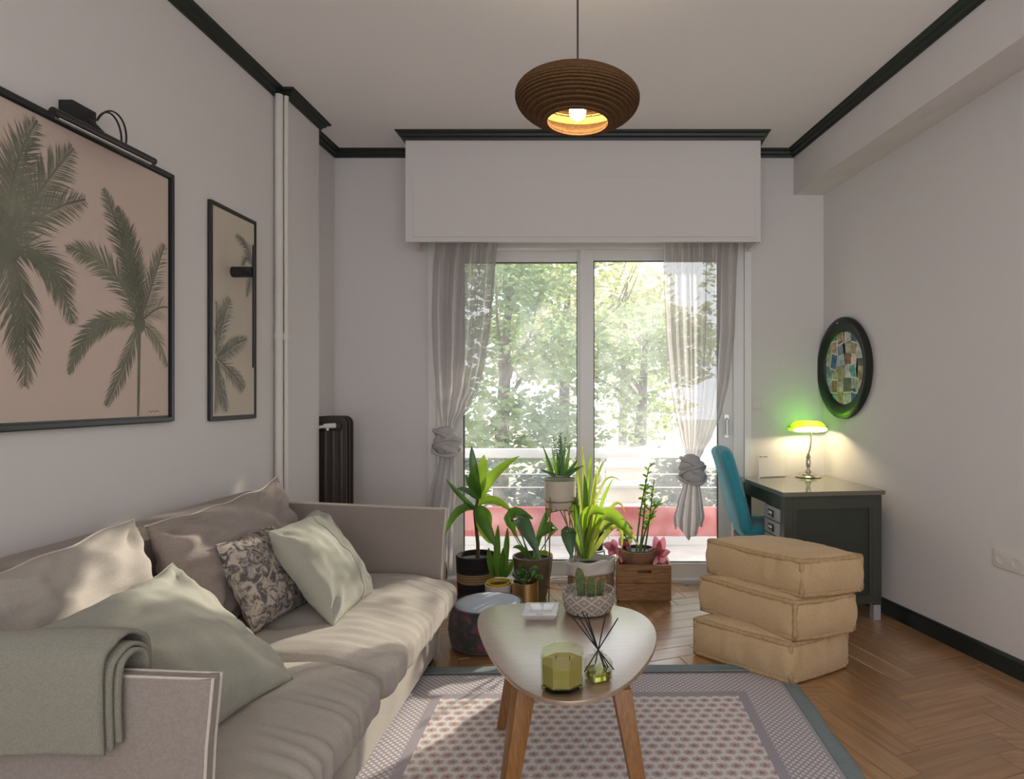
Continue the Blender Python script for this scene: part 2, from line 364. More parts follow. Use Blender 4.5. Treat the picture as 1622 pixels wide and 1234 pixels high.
def seen(x, y):
    if y < 1.85 or y > 4.42: return False
    px = 955+1000*x/y
    if px > 1680 or px < 660: return False
    if x < .80 and y < 2.85: return False
    return True
cnt = 0
for k in range(-40, 40):
    for j in range(-30, 30):
        for kind in (0, 1):
            # classic herringbone lattice: two planks per cell, stepped
            if kind == 0: u, v, a = k*PW + j*2*PL*0.5 + PL/2, k*PW - j*PL + PW/2, 0
            else: u, v, a = k*PW + j*2*PL*0.5 + PL + PW/2 - PW*0, k*PW - j*PL + PL/2 - (PL-PW) , pi/2
            if kind == 1: u, v = k*PW + j*PL + PL + PW/2, k*PW - j*PL + PW - PL/2
            x = ca*u - sa*v + .3; y = sa*u + ca*v + 2.0
            if not (-1.95 < x < XR(y)+.24 and YR < y < YB+.10): continue
            an = ROT+a
            if seen(x, y) and cnt < 300:
                o = bpy.data.objects.new('plank', pme); C.objects.link(o); o.parent = fl
                o.location = (x, y, -.0006+rnd.uniform(-.0005, .0005)); o.rotation_euler = (rnd.uniform(-.001, .001), rnd.uniform(-.001, .001), an + (pi if rnd.random() < .5 else 0)); cnt += 1
            else:
                T = Matrix.Translation((x, y, -.0006)) @ Matrix.Rotation(an, 4, 'Z')
                rest.add([T @ V(p) for p in pv], pf)
obj('planking', rest, M['plank'], fl, smooth=False, recalc=False, kind='stuff')

# cornice: stepped profile swept along a path of wall points (inward offset o, z)
CP = [(0, 2.93), (.012, 2.93), (.016, 2.942), (.030, 2.950), (.034, 2.963), (.048, 2.968), (.055, 2.98), (0, 2.98)]
def sweep(path, prof, side=1):
    mb = MB(); n = len(prof); vs = []
    pts = [V((x, y, 0)) for x, y in path]
    for i, p in enumerate(pts):
        d0 = (p-pts[i-1]).normalized() if i else (pts[1]-p).normalized()
        d1 = (pts[i+1]-p).normalized() if i < len(pts)-1 else d0
        n0 = V((d0.y, -d0.x, 0))*side; n1 = V((d1.y, -d1.x, 0))*side
        m = (n0+n1); m = m/max(.3, m.dot(n0)) if m.length > 1e-6 else n0
        for o, z in prof: vs.append((p.x+m.x*o, p.y+m.y*o, z))
    fs = []
    for i in range(len(pts)-1):
        for j in range(n):
            a = i*n+j; b = i*n+(j+1) % n; fs.append((a, b, b+n, a+n))
    fs.append(tuple(range(n))); fs.append(tuple(range((len(pts)-1)*n, len(pts)*n)))
    return mb.add(vs, fs)
PX0, PX1, PY = -1.267, 1.012, 4.05
path = [(-1.80, YR), (-1.80, 3.5), (-1.745, 3.5), (-1.745, 3.88), (-1.85, 3.88), (-1.85, YB), (PX0, YB), (PX0, PY), (PX1, PY), (PX1, YB), (XBm(YB), YB), (XBm(YR), YR)]
struct('trim_1', sweep(path, CP, 1), M['dark'], 'black green stepped cornice running round the ceiling', smooth=False)
struct('baseboard_right', sweep([(XR(YB), YB), (XR(YR), YR)], [(0, 0), (.018, 0), (.018, .078), (.012, .088), (0, .09)], 1), M['dark'], smooth=False)
struct('baseboard_left', sweep([(-1.80, YR), (-1.80, 3.5)], [(0, 0), (.016, 0), (.016, .088), (0, .09)], 1), M['dark'], smooth=False)
# pelmet over the window
pel = struct('trim_2', MB().prism([(PX0, PY), (PX1, PY), (PX1, YB), (PX1-.025, YB), (PX1-.025, PY+.025), (PX0+.025, PY+.025), (PX0+.025, YB), (PX0, YB)], 2.28, CZ, lambda a, b, h: V((a, b, h))), M['wall'], 'white boxed pelmet above the balcony door', smooth=False)
obj('panel', MB().box(PX0+.05, PX1-.04, PY-.007, PY-.0005, 2.31, 2.70), M['wall'], pel, smooth=False, bevel=.003)
# curtain rail inside the pelmet
rl = thing('curtain_rail', 'white curtain rail tucked behind the pelmet', 'curtain rail', (-.1, 4.15, 2.5))
obj('track', MB().box(PX0+.03, PX1-.03, 4.135, 4.165, 2.40, 2.425), M['white'], rl)
for x in (-1.0, .75): obj('bracket', MB().box(x-.015, x+.015, 4.14, 4.16, 2.425, 2.60), M['white'], rl)

# ------------------------------------------------------------------ balcony door (window_1)
WY = 4.40
X0, X1, ZT = -1.15, .975, 2.40
win = struct('window_1', MB().box(X0, X0+.07, YB+.01, YB+.16, 0, ZT).box(X1-.07, X1, YB+.01, YB+.16, 0, ZT).box(X0+.07, X1-.07, YB+.01, YB+.16, ZT-.09, ZT).box(X0+.07, X1-.07, YB+.01, YB+.16, 0, .03), M['pvc'], 'white framed sliding balcony door with two panes', smooth=False, bevel=.004)
def sash(xa, xb, y):
    b = .095; s = obj('sash', MB().box(xa, xa+b, y, y+.045, .03, ZT-.09).box(xb-b, xb, y, y+.045, .03, ZT-.09).box(xa+b, xb-b, y, y+.045, .03, .125).box(xa+b, xb-b, y, y+.045, ZT-.165, ZT-.09), M['pvc'], win, smooth=False, bevel=.004)
    obj('pane', MB().box(xa+b, xb-b, y+.02, y+.026, .125, ZT-.165), M['pane'], s, smooth=False)
    gk = MB()
    for (a, c) in ((xa+b, xa+b+.006), (xb-b-.006, xb-b)): gk.box(a, c, y+.014, y+.032, .125, ZT-.165)
    gk.box(xa+b, xb-b, y+.014, y+.032, .125, .131).box(xa+b, xb-b, y+.014, y+.032, ZT-.171, ZT-.165)
    obj('gasket', gk, M['black'], s, smooth=False)
    return s
s1 = sash(X0+.07, -.085, WY+.05); s2 = sash(-.165+.005, X1-.075, WY)
h = MB().box(.845, .875, WY-.012, WY, 1.00, 1.16).tube([(.86, WY-.012, 1.13), (.86, WY-.04, 1.125), (.86, WY-.042, 1.02)], .009)
obj('handle', h, M['metal'], s2)
struct('trim_5', MB().box(-1.15, .975, YB+.001, YB+.235, -.05, .022), M['pvc'], 'threshold of the balcony door', smooth=False)
# architrave at the sides
struct('trim_3', MB().box(.975, 1.02, YB-.012, YB, 0, 2.45), M['pvc'], smooth=False)
struct('trim_4', MB().box(-1.20, -1.15, YB-.012, YB, 0, 2.45), M['pvc'], smooth=False)

# ------------------------------------------------------------------ outdoors
struct('balcony_floor', MB().box(-4, 5, YB+.22, 5.75, -.20, .012), M['tile'], smooth=False)
struct('garden_ground', MB().box(-40, 50, 5.75, 70, -1.7, -1.5), M['gnd'], smooth=False)
par = thing('balcony_railing', 'red balcony parapet with white curb and white tubular handrail', 'railing', (0, 5.4, .012))
obj('curb', MB().box(-4, 5, 5.38, 5.58, .012, .085), M['rail'], par, smooth=False, bevel=.01)
obj('panel', MB().box(-4, 5, 5.42, 5.47, .085, .33), M['red'], par, smooth=False, bevel=.005)
obj('handrail', MB().box(-4, 5, 5.40, 5.48, .755, .835), M['rail'], par, bevel=.02)
for x in (-2.6, -1.3, .0, 1.3, 2.6): obj('post', MB().box(x-.018, x+.018, 5.425, 5.461, .33, .755), M['rail'], par, smooth=False)
for z in (.50, .615): obj('wire', MB().tube([(-4, 5.443, z), (5, 5.443, z)], .006, 6), M['rail'], par)

def leafcloud(name, blobs, n, size, m, parent, seed, flat=.5):
    r = np.random.RandomState(seed); vs = []; tot = sum(b[3]*b[4]*b[5] for b in blobs)
    ps = []
    for (cx, cy, cz, rx, ry, rz) in blobs:
        k = max(20, int(n*rx*ry*rz/tot)); d = r.normal(size=(k, 3)); d /= np.linalg.norm(d, axis=1)[:, None]
        rad = r.uniform(.35, 1.0, size=(k, 1))**.6
        ps.append(np.array([cx, cy, cz])+d*rad*np.array([rx, ry, rz]))
    p = np.concatenate(ps); k = len(p)
    a = r.normal(size=(k, 3)); a /= np.linalg.norm(a, axis=1)[:, None]; a[:, 2] *= flat
    b = r.normal(size=(k, 3)); b -= a*np.sum(a*b, 1)[:, None]/np.sum(a*a, 1)[:, None]; b /= np.linalg.norm(b, axis=1)[:, None]
    s = size*r.uniform(.6, 1.4, size=(k, 1))
    q = np.stack([p-a*s, p+b*s*.45, p+a*s, p-b*s*.45], 1).reshape(-1, 3)
    off = np.array(wloc(parent)); q = q-off
    me = bpy.data.meshes.new(name); me.from_pydata(q.tolist(), [], np.arange(4*k).reshape(k, 4).tolist()); me.materials.append(m)
    o = bpy.data.objects.new(name, me); C.objects.link(o); o.parent = parent; o['kind'] = 'stuff'
    return o
def tree(px, Y, top, wpx, label, m, seed, n, size=.075, low=-.3, extra=None):
    x = (px-955)/1000*Y; t = thing('garden_tree', label, 'tree', (x, Y, -1.5), 'trees beyond the balcony')
    r = random.Random(seed); W = wpx/1000*Y
    zc = (low+top)/2; H = (top-low)/2
    obj('trunk', MB().tube([(x, Y, -1.5), (x+.05, Y, zc-.5*H), (x+.15, Y+.1, zc+.5*H)], [.14, .11, .04], 9), M['bark'], t)
    for i in range(4):
        a = r.uniform(0, 6.28); q = V((x+.05, Y, zc-.4*H+.2*i)); obj('branch', MB().tube([q, q+V((math.cos(a)*W*.12, math.sin(a)*W*.12, H*.22)), q+V((math.cos(a)*W*.28, math.sin(a)*W*.28, H*.38)), q+V((math.cos(a)*W*.36, math.sin(a)*W*.36, H*.62))], [.045, .03, .02, .008], 6), M['bark'], t)
    bl = []
    for i in range(11):
        a = r.uniform(0, 6.28); q = r.uniform(.15, .75)
        bl.append((x+math.cos(a)*W*.5*q, Y+math.sin(a)*W*.45*q, zc+r.uniform(-.8, .8)*H, W*r.uniform(.16, .28), W*r.uniform(.16, .28), H*r.uniform(.18, .34)))
    leafcloud('crown', bl, n, size, m, t, seed)
    if extra: leafcloud('sun_screen_leaves', extra, 2300, size, m, t, seed+50)  # dense leaf blobs added to keep the sun off the left wall
tree(790, 9.5, 4.2, 330, 'light green tree behind the left pane', M['tl1'], 1, 5600)
tree(890, 13, 6.2, 330, 'tall yellow green tree behind the left pane, beside the middle stile', M['tl2'], 2, 4800, .1)
tree(1010, 11, 3.3, 300, 'green tree with low crown behind the right pane', M['tl1'], 3, 3600)
tree(1235, 9, 6.2, 430, 'loose green tree behind the right curtain', M['tl1'], 4, 3600, low=1.6, extra=[(2.5, 9, 4.68, .5, .25, .27), (2.05, 9, 4.38, .42, .25, .30), (1.72, 9, 4.15, .3, .25, .3)])  # crown moved and widened to dapple the sun on the sofa
tree(650, 12, 5.0, 330, 'broad green tree behind the left curtain', M['tl1'], 5, 5000, .09)
tree(985, 19, 6.5, 320, 'farthest pale tree rising above the others', M['tl2'], 6, 3000, .14)
def shrub(px, Y, top, wpx, label, seed, n=1600):
    x = (px-955)/1000*Y; W = wpx/1000*Y
    t = thing('garden_shrub', label, 'shrub', (x, Y, -1.5), 'shrubs behind the railing')
    obj('stem', MB().tube([(x, Y, -1.5), (x, Y, top-.5)], [.05, .02], 7), M['bark'], t)
    r = random.Random(seed)
    bl = [(x+r.uniform(-.35, .35)*W, Y+r.uniform(-.2, .2), r.uniform(-.6, top-.15), W*.26, W*.2, .28) for _ in range(8)]
    leafcloud('foliage', bl, n, .045, M['tl3'], t, seed)
for a in ((760, 6.4, .72, 130, 'dark shrub behind the railing at its left end', 11), (840, 6.5, .78, 120, 'dark shrub behind the railing beside the left pane middle', 12), (905, 6.3, .62, 110, 'dark shrub behind the railing near the door stile', 13),
          (1085, 6.5, .80, 110, 'dark shrub behind the railing beside the right curtain tail', 14), (1125, 6.2, .6, 90, 'small dark shrub behind the railing at its right end', 15)): shrub(*a)
bld = thing('neighbour_building', 'pale peach low building with white bands behind the railing', 'building', (.6, 8.2, -1.5))
obj('wall', MB().box(.05, 3.2, 8.2, 11, -1.5, .42), M['facade'], bld, smooth=False)
for z in (.36, .12, -.18): obj('band', MB().box(.02, 3.2, 8.14, 8.2, z, z+.07), M['rail'], bld, smooth=False)
for x in (.4, 1.3, 2.2):
    f = obj('window', MB().box(x, x+.5, 8.15, 8.2, -1.0, -.35), M['rail'], bld, smooth=False)
    obj('pane', MB().box(x+.06, x+.44, 8.14, 8.15, -.94, -.41), M['blackpot'], f, smooth=False)

# ------------------------------------------------------------------ curtains
def curtain(tab, tail, knotc, knotr, label, seed, nf=9, yc=4.15):
    t = thing('curtain', label, 'curtain', (tab[0][1], yc, 2.40), 'knotted sheer curtains')
    ztop, zk = tab[0][0], tab[-1][0]
    def fn(u, v):
        z = ztop+(zk-ztop)*v; xl, xr = interp(tab, z)
        k = sm((z-zk)/.9); ph = 1.3*math.sin(u*5+seed)+.8*math.sin(u*11+seed*2)
        wob = mn.noise(V((u*4, v*2.0, seed)))*.5
        uu = u+.018*math.sin(2*pi*nf*u*.5+seed+v*1.5)
        x = xl+(xr-xl)*uu
        y = yc+(.010+.034*k)*math.sin(2*pi*nf*u+ph+wob)+.012*mn.noise(V((u*9, v*3, seed+3)))
        if v < .06: y = yc+(y-yc)*.7
        return (x, y, z)
    obj('drape', MB().grid(fn, 150, 60), M['curtain'], t, ang=180)
    hd = lambda u, v: (tab[0][1]+(tab[0][2]-tab[0][1])*u, yc-.003+.02*math.sin(2*pi*nf*u+1.3*math.sin(u*5+seed)+.8*math.sin(u*11+seed*2)), ztop-.0-.085*v)
    obj('heading', MB().grid(hd, 150, 3), M['curtain'], t, ang=180)
    kc = V(knotc); rx, ry, rz = knotr
    def kn(u, v, sgn=1, o=V((0, 0, 0)), sc_=1.0, tw=2.2):
        th = 2*pi*u; ph = pi*v
        rid = 1+.13*math.sin(5*ph+tw*th*sgn+seed)*math.sin(ph)+.07*math.sin(11*ph+3*th*sgn)
        r = (math.sin(ph)**.75)*rid*sc_
        return tuple(kc+o+V((rx*r*math.cos(th), ry*r*math.sin(th), rz*math.cos(ph)*sc_)))
    kb = MB().grid(lambda u, v: kn(u, v, 1, V((-rx*.18, 0, rz*.10)), .92, 1), 40, 26, cu=True)
    kb.grid(lambda u, v: kn(u, v, -1, V((rx*.28, -.012, -rz*.12)), .82, 2), 40, 26, cu=True)
    obj('knot', kb, M['knot'], t, ang=180)
    lp = []
    for q in range(3):
        pts = []
        for i in range(28):
            a = 2*pi*i/28; pts.append(kc+V((rx*(1.02+.05*q)*math.cos(a), ry*1.05*math.sin(a), rz*(.45-.45*q)+rz*.55*math.cos(a+.7*q)*(1 if q % 2 else -1)*.6)))
        lp.append(pts)
    lb = MB()
    for pts in lp: lb.tube(pts, [.011+.004*math.sin(i*.9) for i in range(28)], 8, closed=True)
    obj('wrap', lb, M['knot'], t, ang=180)
    zt, zb = tail[0][0], tail[-1][0]
    def tf(u, v):
        z = zt+(zb-zt)*v; xl, xr = interp(tail, z)
        z2 = z-.04*v*v*math.sin(u*7+seed)
        return (xl+(xr-xl)*u, yc+(.012+.03*v)*math.sin(2*pi*4*u+seed+1.1*math.sin(u*4)), z2)
    obj('tail', MB().grid(tf, 70, 30), M['knot'], t, ang=180)
def pxr(rows, Y): return [(EYE-(y-625)/1000*Y, (a-955)/1000*Y, (b-955)/1000*Y) for y, a, b in rows]
Yc = 4.15
curtain(pxr([(360, 687, 790), (378, 687, 790), (430, 682, 786), (500, 681, 781), (560, 684, 773), (610, 688, 762), (645, 692, 744), (670, 697, 728), (690, 701, 720)], Yc),
        pxr([(700, 700, 720), (740, 690, 722), (780, 680, 722), (830, 670, 718), (900, 664, 716)], Yc), P(708, 701, Yc-.01), (.080, .060, .105), 'sheer grey linen curtain knotted at the left of the balcony door', 1)
curtain(pxr([(360, 1050, 1171), (378, 1052, 1171), (440, 1053, 1168), (520, 1056, 1166), (600, 1062, 1158), (650, 1069, 1147), (690, 1078, 1130), (715, 1085, 1115), (730, 1090, 1107)], Yc),
        pxr([(745, 1089, 1106), (770, 1081, 1109), (800, 1072, 1113), (825, 1066, 1116), (845, 1068, 1112)], Yc), P(1097, 745, Yc-.01), (.076, .058, .105), 'sheer grey linen curtain knotted at the right of the balcony door, above the crate', 4, nf=10)

# ------------------------------------------------------------------ pipes, radiator
for (px, Yp, r, lab) in ((442, 3.455, .021, 'thicker white heating pipe running up the left wall corner'), (453.5, 3.472, .012, 'thinner white heating pipe beside the thicker one in the wall corner')):
    x = (px-955)/1000*Yp; x = max(x, -1.80+r+.002)
    t = thing('heating_pipe', lab, 'pipe', (x, Yp, 0))
    obj('tube', MB().tube([(x, Yp, 0), (x, Yp, 2.94)], r, 16), M['pipe'], t)
    obj('collar', MB().tube([(x, Yp, 1.60), (x, Yp, 1.635)], r+.004, 16), M['pipe'], t)
rt = thing('radiator', 'dark brown column radiator in the niche behind the sofa', 'radiator', (-1.71, 4.0, 0))
def rrect(cx, cz, hx, hz, r, n=6):
    out = []
    for (sx, sz, a0) in ((1, 1, 0), (-1, 1, pi/2), (-1, -1, pi), (1, -1, 3*pi/2)):
        for i in range(n+1):
            a = a0+pi/2*i/n; out.append((cx+sx*(hx-r)+r*math.cos(a), cz+sz*(hz-r)+r*math.sin(a)))
    return out
for i in range(3):
    y = 3.94+i*.052
    mb = MB().prism(rrect(-1.71, .64, .108, .525, .05), y, y+.012, lambda a, b, h: V((a, h, b)))
    for x in (-1.785, -1.735, -1.685, -1.635): mb.tube([(x, y+.012, .20), (x, y+.012, 1.08)], [.019]*2, 12)
    mb.tube([(-1.79, y+.012, 1.10), (-1.63, y+.012, 1.10)], .032, 12).tube([(-1.79, y+.012, .19), (-1.63, y+.012, .19)], .032, 12)
    obj('section', mb, M['rad'], rt)
for x in (-1.78, -1.64): obj('foot', MB().box(x-.02, x+.02, 3.95, 4.0, 0, .13), M['rad'], rt, bevel=.004)
vb = MB().tube([P(498, 681, 3.9), P(505, 677, 3.9), P(516, 675, 3.9)], .009, 10).tube([P(514, 675, 3.9), P(531, 674, 3.9)], .015, 14).tube([P(519, 675, 3.9), P(519, 682, 3.9)], .008, 10)
obj('valve', vb, M['white'], rt, label='white radiator valve with bent feed pipe')

# ------------------------------------------------------------------ pictures on the left wall
def wallp(px, py, X=-1.779): Y = X*1000/(px-955); return (Y, EYE-(py-625)/1000*Y)
def frame_pic(name, label, y0, y1, z0, z1, paper, cat='picture', fw=.019):
    t = thing(name, label, cat, (-1.80, (y0+y1)/2, z0))
    f = fw
    mb = MB()
    for (a, b, c, d) in ((y0, y0+f, z0, z1), (y1-f, y1, z0, z1), (y0+f, y1-f, z0, z0+f), (y0+f, y1-f, z1-f, z1)): mb.box(-1.80, -1.776 if fw > .015 else -1.784, a, b, c, d)
    obj('frame', mb, M['frame'], t, smooth=False, bevel=.003)
    mb = MB(); g = f
    for (a, b, c, d) in ((y0+g, y0+g+.006, z0+g, z1-g), (y1-g-.006, y1-g, z0+g, z1-g), (y0+g, y1-g, z0+g, z0+g+.006), (y0+g, y1-g, z1-g-.006, z1-g)): mb.box(-1.798, -1.7855, a, b, c, d)
    obj('inner_lip', mb, M['frame'], t, smooth=False)
    obj('print', MB().box(-1.80, -1.787, y0+f, y1-f, z0+f, z1-f), paper, t, smooth=False)
    return t
def frond(mb, pts, ll, X, clip, seed, dens=38):
    r = random.Random(seed); a, b, c = [V((0, *p)) for p in pts]
    L = (b-a).length+(c-b).length; n = int(dens*max(.5, L/.35))
    def put(poly):
        y0, y1, z0, z1 = clip
        if all(y0 <= q.y <= y1 and z0 <= q.z <= z1 for q in poly):
            k = len(mb.v); mb.v += [(X+r.uniform(0, .0004), q.y, q.z) for q in poly]; mb.f.append(tuple(range(k, k+len(poly))))
    for i in range(n):
        t = .04+.96*i/n; p = qb(a, b, c, t); tg = ((b-a)*(1-t)+(c-b)*t).normalized(); nr = V((0, -tg.z, tg.y))
        wdt = .0036*L/.35*(.6+.4*math.sin(pi*t))
        put([p-nr*.004, p+tg*(L/n*1.3)-nr*.003, p+tg*(L/n*1.3)+nr*.003, p+nr*.004])
        ln = ll*(math.sin(pi*min(1, t*.83+.14))**.7)*r.uniform(.8, 1.15)
        for s in (1, -1):
            d = (tg*r.uniform(.75, 1.0)+nr*s*r.uniform(.55, .85)).normalized(); d = (d+V((0, 0, -.22))).normalized()
            q = p+d*ln; m_ = p+d*ln*.5+V((0, 0, .04*ln)); sd = V((0, -d.z, d.y))*wdt*.6
            put([p-sd*.5, m_-sd, q, m_+sd, p+sd*.5])
def palmcrown(mb, crown, fronds, ll, X, clip, seed, w=wallp):
    c = w(*crown)
    for i, (m_, t) in enumerate(fronds): frond(mb, [c, w(*m_), w(*t)], ll*rnd.uniform(.9, 1.1), X, clip, seed+i)
t = frame_pic('palm_print', 'large blush pink print of two palm trees in a black frame', 1.16, 2.62, 1.19, 2.21, M['paper'])
mb = MB(); clip = (1.185, 2.595, 1.216, 2.185)
palmcrown(mb, (16, 392), [((10, 270), (62, 192)), ((60, 300), (120, 236)), ((60, 330), (138, 316)), ((90, 400), (119, 512)), ((52, 470), (43, 612)), ((30, 330), (50, 215)), ((75, 380), (112, 470)), ((20, 470), (35, 580))], .105, -1.7862, clip, 100)
mb2 = MB()
palmcrown(mb2, (224, 512), [((210, 400), (167, 300)), ((226, 420), (190, 330)), ((245, 450), (263, 388)), ((185, 400), (110, 394)), ((252, 482), (268, 487)), ((145, 480), (113, 592)), ((205, 570), (171, 642)), ((255, 525), (268, 580)), ((215, 440), (205, 360))], .085, -1.7862, clip, 140)
W1 = lambda y, z: (y, z)
c1 = wallp(16, 392)
for i in range(7):
    a = pi*.5+.45+i*.33; L_ = rnd.uniform(.36, .5)
    mid = (c1[0]+L_*.6*math.cos(a), c1[1]+L_*.75*math.sin(a)+.06); tip = (c1[0]+L_*math.cos(a)*1.05, c1[1]+L_*math.sin(a)-.10)
    frond(mb, [c1, mid, tip], .10, -1.7862, clip, 170+i)
for (pp, wd) in (((224, 520), .0085), ):
    a = wallp(*pp); b = wallp(222, 664); mb2.add([(-1.7863, a[0]-wd, a[1]), (-1.7863, a[0]+wd, a[1]), (-1.7863, b[0]+wd*.7, 1.217), (-1.7863, b[0]-wd*.7, 1.217)], [(0, 1, 2, 3)])
mb.add([(-1.7863, c1[0]-.012, c1[1]), (-1.7863, c1[0]+.012, c1[1]), (-1.7863, c1[0]-.16, 1.217), (-1.7863, c1[0]-.185, 1.217)], [(0, 1, 2, 3)])
for q, rr_, mq in ((c1, .040, mb), (wallp(224, 512), .030, mb2)): mq.add([(-1.7860, q[0]+rr_*math.cos(i*.35), q[1]+rr_*1.3*math.sin(i*.35)) for i in range(18)], [tuple(range(18))])
obj('palm_ink', mb, M['palm'], t, smooth=False, recalc=False, label='grey green silhouettes of palm fronds')
obj('palm_ink', mb2, M['palm'], t, smooth=False, recalc=False)
sg = MB(); a = wallp(238, 652)
sg.tube([(-1.786, a[0]+i*.008, a[1]+.004*math.sin(i*2.3)) for i in range(9)], .0012, 5)
obj('signature', sg, M['palm2'], t)

t = frame_pic('palm_print', 'narrow sand coloured print of palm fronds in a black frame, behind the bar lamp', 2.871, 3.254, 1.18, 2.19, M['paper2'], fw=.014)
mb = MB(); clip = (2.893, 3.232, 1.203, 2.168)
palmcrown(mb, (344, 565), [((352, 510), (367, 474)), ((346, 520), (345, 478)), ((366, 548), (393, 537)), ((372, 590), (389, 614)), ((352, 610), (360, 652)), ((345, 600), (343, 655)), ((360, 560), (380, 540))], .085, -1.7862, clip, 300)
obj('palm_ink', mb, M['palm2'], t, smooth=False, recalc=False, label='grey silhouettes of palm fronds')
mb = MB()
palmcrown(mb, (404, 425), [((396, 385), (376, 374)), ((394, 395), (385, 420)), ((398, 440), (393, 470))], .055, -1.7862, clip, 330)
obj('palm_ink', mb, M['palm2'], t, smooth=False, recalc=False)

# picture light over the large print
t = thing('picture_light', 'black picture light with slim tube above the large palm print', 'lamp', (-1.80, 2.13, 2.25))
obj('mount', MB().box(-1.80, -1.752, 2.085, 2.185, 2.222, 2.276), M['black'], t, bevel=.004)
obj('tube', MB().tube([(-1.70, 1.95, 2.176), (-1.70, 2.39, 2.182)], .0135, 16), M['black'], t)
obj('reflector', MB().tube([(-1.703, 1.97, 2.166), (-1.703, 2.375, 2.172)], .008, 10), M['metal'], t)
obj('arm', MB().tube([(-1.74, 2.14, 2.23), (-1.70, 2.15, 2.185)], .008, 10), M['black'], t)
for k, o in enumerate((0, .018)):
    a = V((-1.735, 2.165, 2.24)); c = V((-1.72, 2.255+o, 2.185))
    obj('cable', MB().tube([V(cubic(a, a+V((.01, .03+o, .085+o)), c+V((.0, .012+o, .095+o)), c, i/17)) for i in range(18)], .0033, 8), M['black'], t)
obj('clip', MB().tube([(-1.72, 2.24, 2.186), (-1.72, 2.295, 2.186)], .009, 10), M['black'], t)
# vertical bar lamp
t = thing('wall_lamp', 'black wall lamp with vertical bar in front of the narrow print', 'lamp', (-1.787, 3.05, 1.89))
obj('mount', MB().tube([(-1.787, 3.05, 1.892), (-1.69, 3.05, 1.892)], .026, 20), M['black'], t)
obj('bar', MB().tube([(-1.685, 3.05, 1.43), (-1.685, 3.05, 2.02)], .0085, 12), M['black'], t)

# ------------------------------------------------------------------ soft furnishings helpers
def rbox(c, hs, r, n, disp=None, T=None):
    """rounded box from cube grid; disp(p, nrm) -> offset vector in local coords"""
    hx, hy, hz = hs; mb = MB(); c = V(c)
    def pos(p):
        q = V((max(-hx+r, min(hx-r, p[0])), max(-hy+r, min(hy-r, p[1])), max(-hz+r, min(hz-r, p[2]))))
        d = V(p)-q; nr = d.normalized() if d.length > 1e-9 else V((0, 0, 1))
        x = q+nr*r
        if disp: x = x+disp(x, nr)
        x = T @ x if T else x
        return x+c
    def lin(i, k, h):
        t = i/(k-1); return (-h+2*h*t)
    nx, ny, nz = n
    def ax(k, h):
        # denser samples near the rounded ends
        e = [-h+r*(1-math.cos(pi/2*i/4)) if False else -h+r*i/4 for i in range(4)]
        m = max(2, k); mid = [-h+r+(2*h-2*r)*i/m for i in range(m+1)]
        return e+mid+[-x for x in reversed(e)]
    gx, gy, gz = ax(nx, hx), ax(ny, hy), ax(nz, hz)
    def face(A, B, f):
        vs = [pos(f(a, b)) for b in B for a in A]; na = len(A)
        fs = [(j*na+i, j*na+i+1, (j+1)*na+i+1, (j+1)*na+i) for j in range(len(B)-1) for i in range(na-1)]
        mb.add(vs, fs)
    face(gx, gy, lambda a, b: (a, b, hz)); face(gx, gy, lambda a, b: (a, b, -hz))
    face(gx, gz, lambda a, b: (a, -hy, b)); face(gx, gz, lambda a, b: (a, hy, b))
    face(gy, gz, lambda a, b: (-hx, a, b)); face(gy, gz, lambda a, b: (hx, a, b))
    return mb
def pillow(c00, c10, c11, c01, T, seed=0, n=34, wr=.012, sag=0.0, pinch=.07, pw=2.2, edge=0.0):
    """pillow from its four corners (00 bottom-left, 10 bottom-right, 11 top-right, 01 top-left)"""
    c00, c10, c11, c01 = map(V, (c00, c10, c11, c01))
    nr = ((c10-c00)+(c11-c01)).cross((c01-c00)+(c11-c10)).normalized()
    def pt(u, v, s):
        a, b = 2*u-1, 2*v-1
        a2 = a*(1-pinch*(1-b*b)*abs(a)**1.5); b2 = b*(1-pinch*(1-a*a)*abs(b)**1.5)
        uu, vv = (a2+1)/2, (b2+1)/2
        p = c00*(1-uu)*(1-vv)+c10*uu*(1-vv)+c11*uu*vv+c01*(1-uu)*vv
        p = p+(c01-c00).normalized()*(edge*(mn.noise(V((uu*4.3+seed, vv*2.0, seed)))-.3*(1-a*a))*sm(vv*1.5-.5))
        e = max(0, (1-abs(a)**pw))*max(0, (1-abs(b)**pw))
        th = T*.5*(e**.55)*(1-sag*(vv-.35))
        q = V((u*3+seed, v*3, s*2.0))
        w_ = (mn.noise(q*1.4)*.9+mn.noise(q*3.1)*.6)
        # pulled creases running from the corners
        cr = mn.noise(V((u*2.3+seed, v*9+2*u, seed*1.7)))*.7+mn.noise(V((u*10+seed, v*2.5, 3)))*.5+sum(math.sin(10*math.atan2(b-sb, a-sa)+seed)*math.exp(-((a-sa)**2+(b-sb)**2)/.45) for sa in (-1, 1) for sb in (-1, 1))
        th2 = th+(w_*wr+cr*wr*.75)*min(1, e*6)
        return p+nr*(th2*s)
    mb = MB().grid(lambda u, v: pt(u, v, 1), n, n); mb.grid(lambda u, v: pt(u, v, -1), n, n)
    return mb, pt, nr
def seamline(pt, pts, r, n=5):
    return MB().tube([pt(u, v, 1) for u, v in pts], r, n)

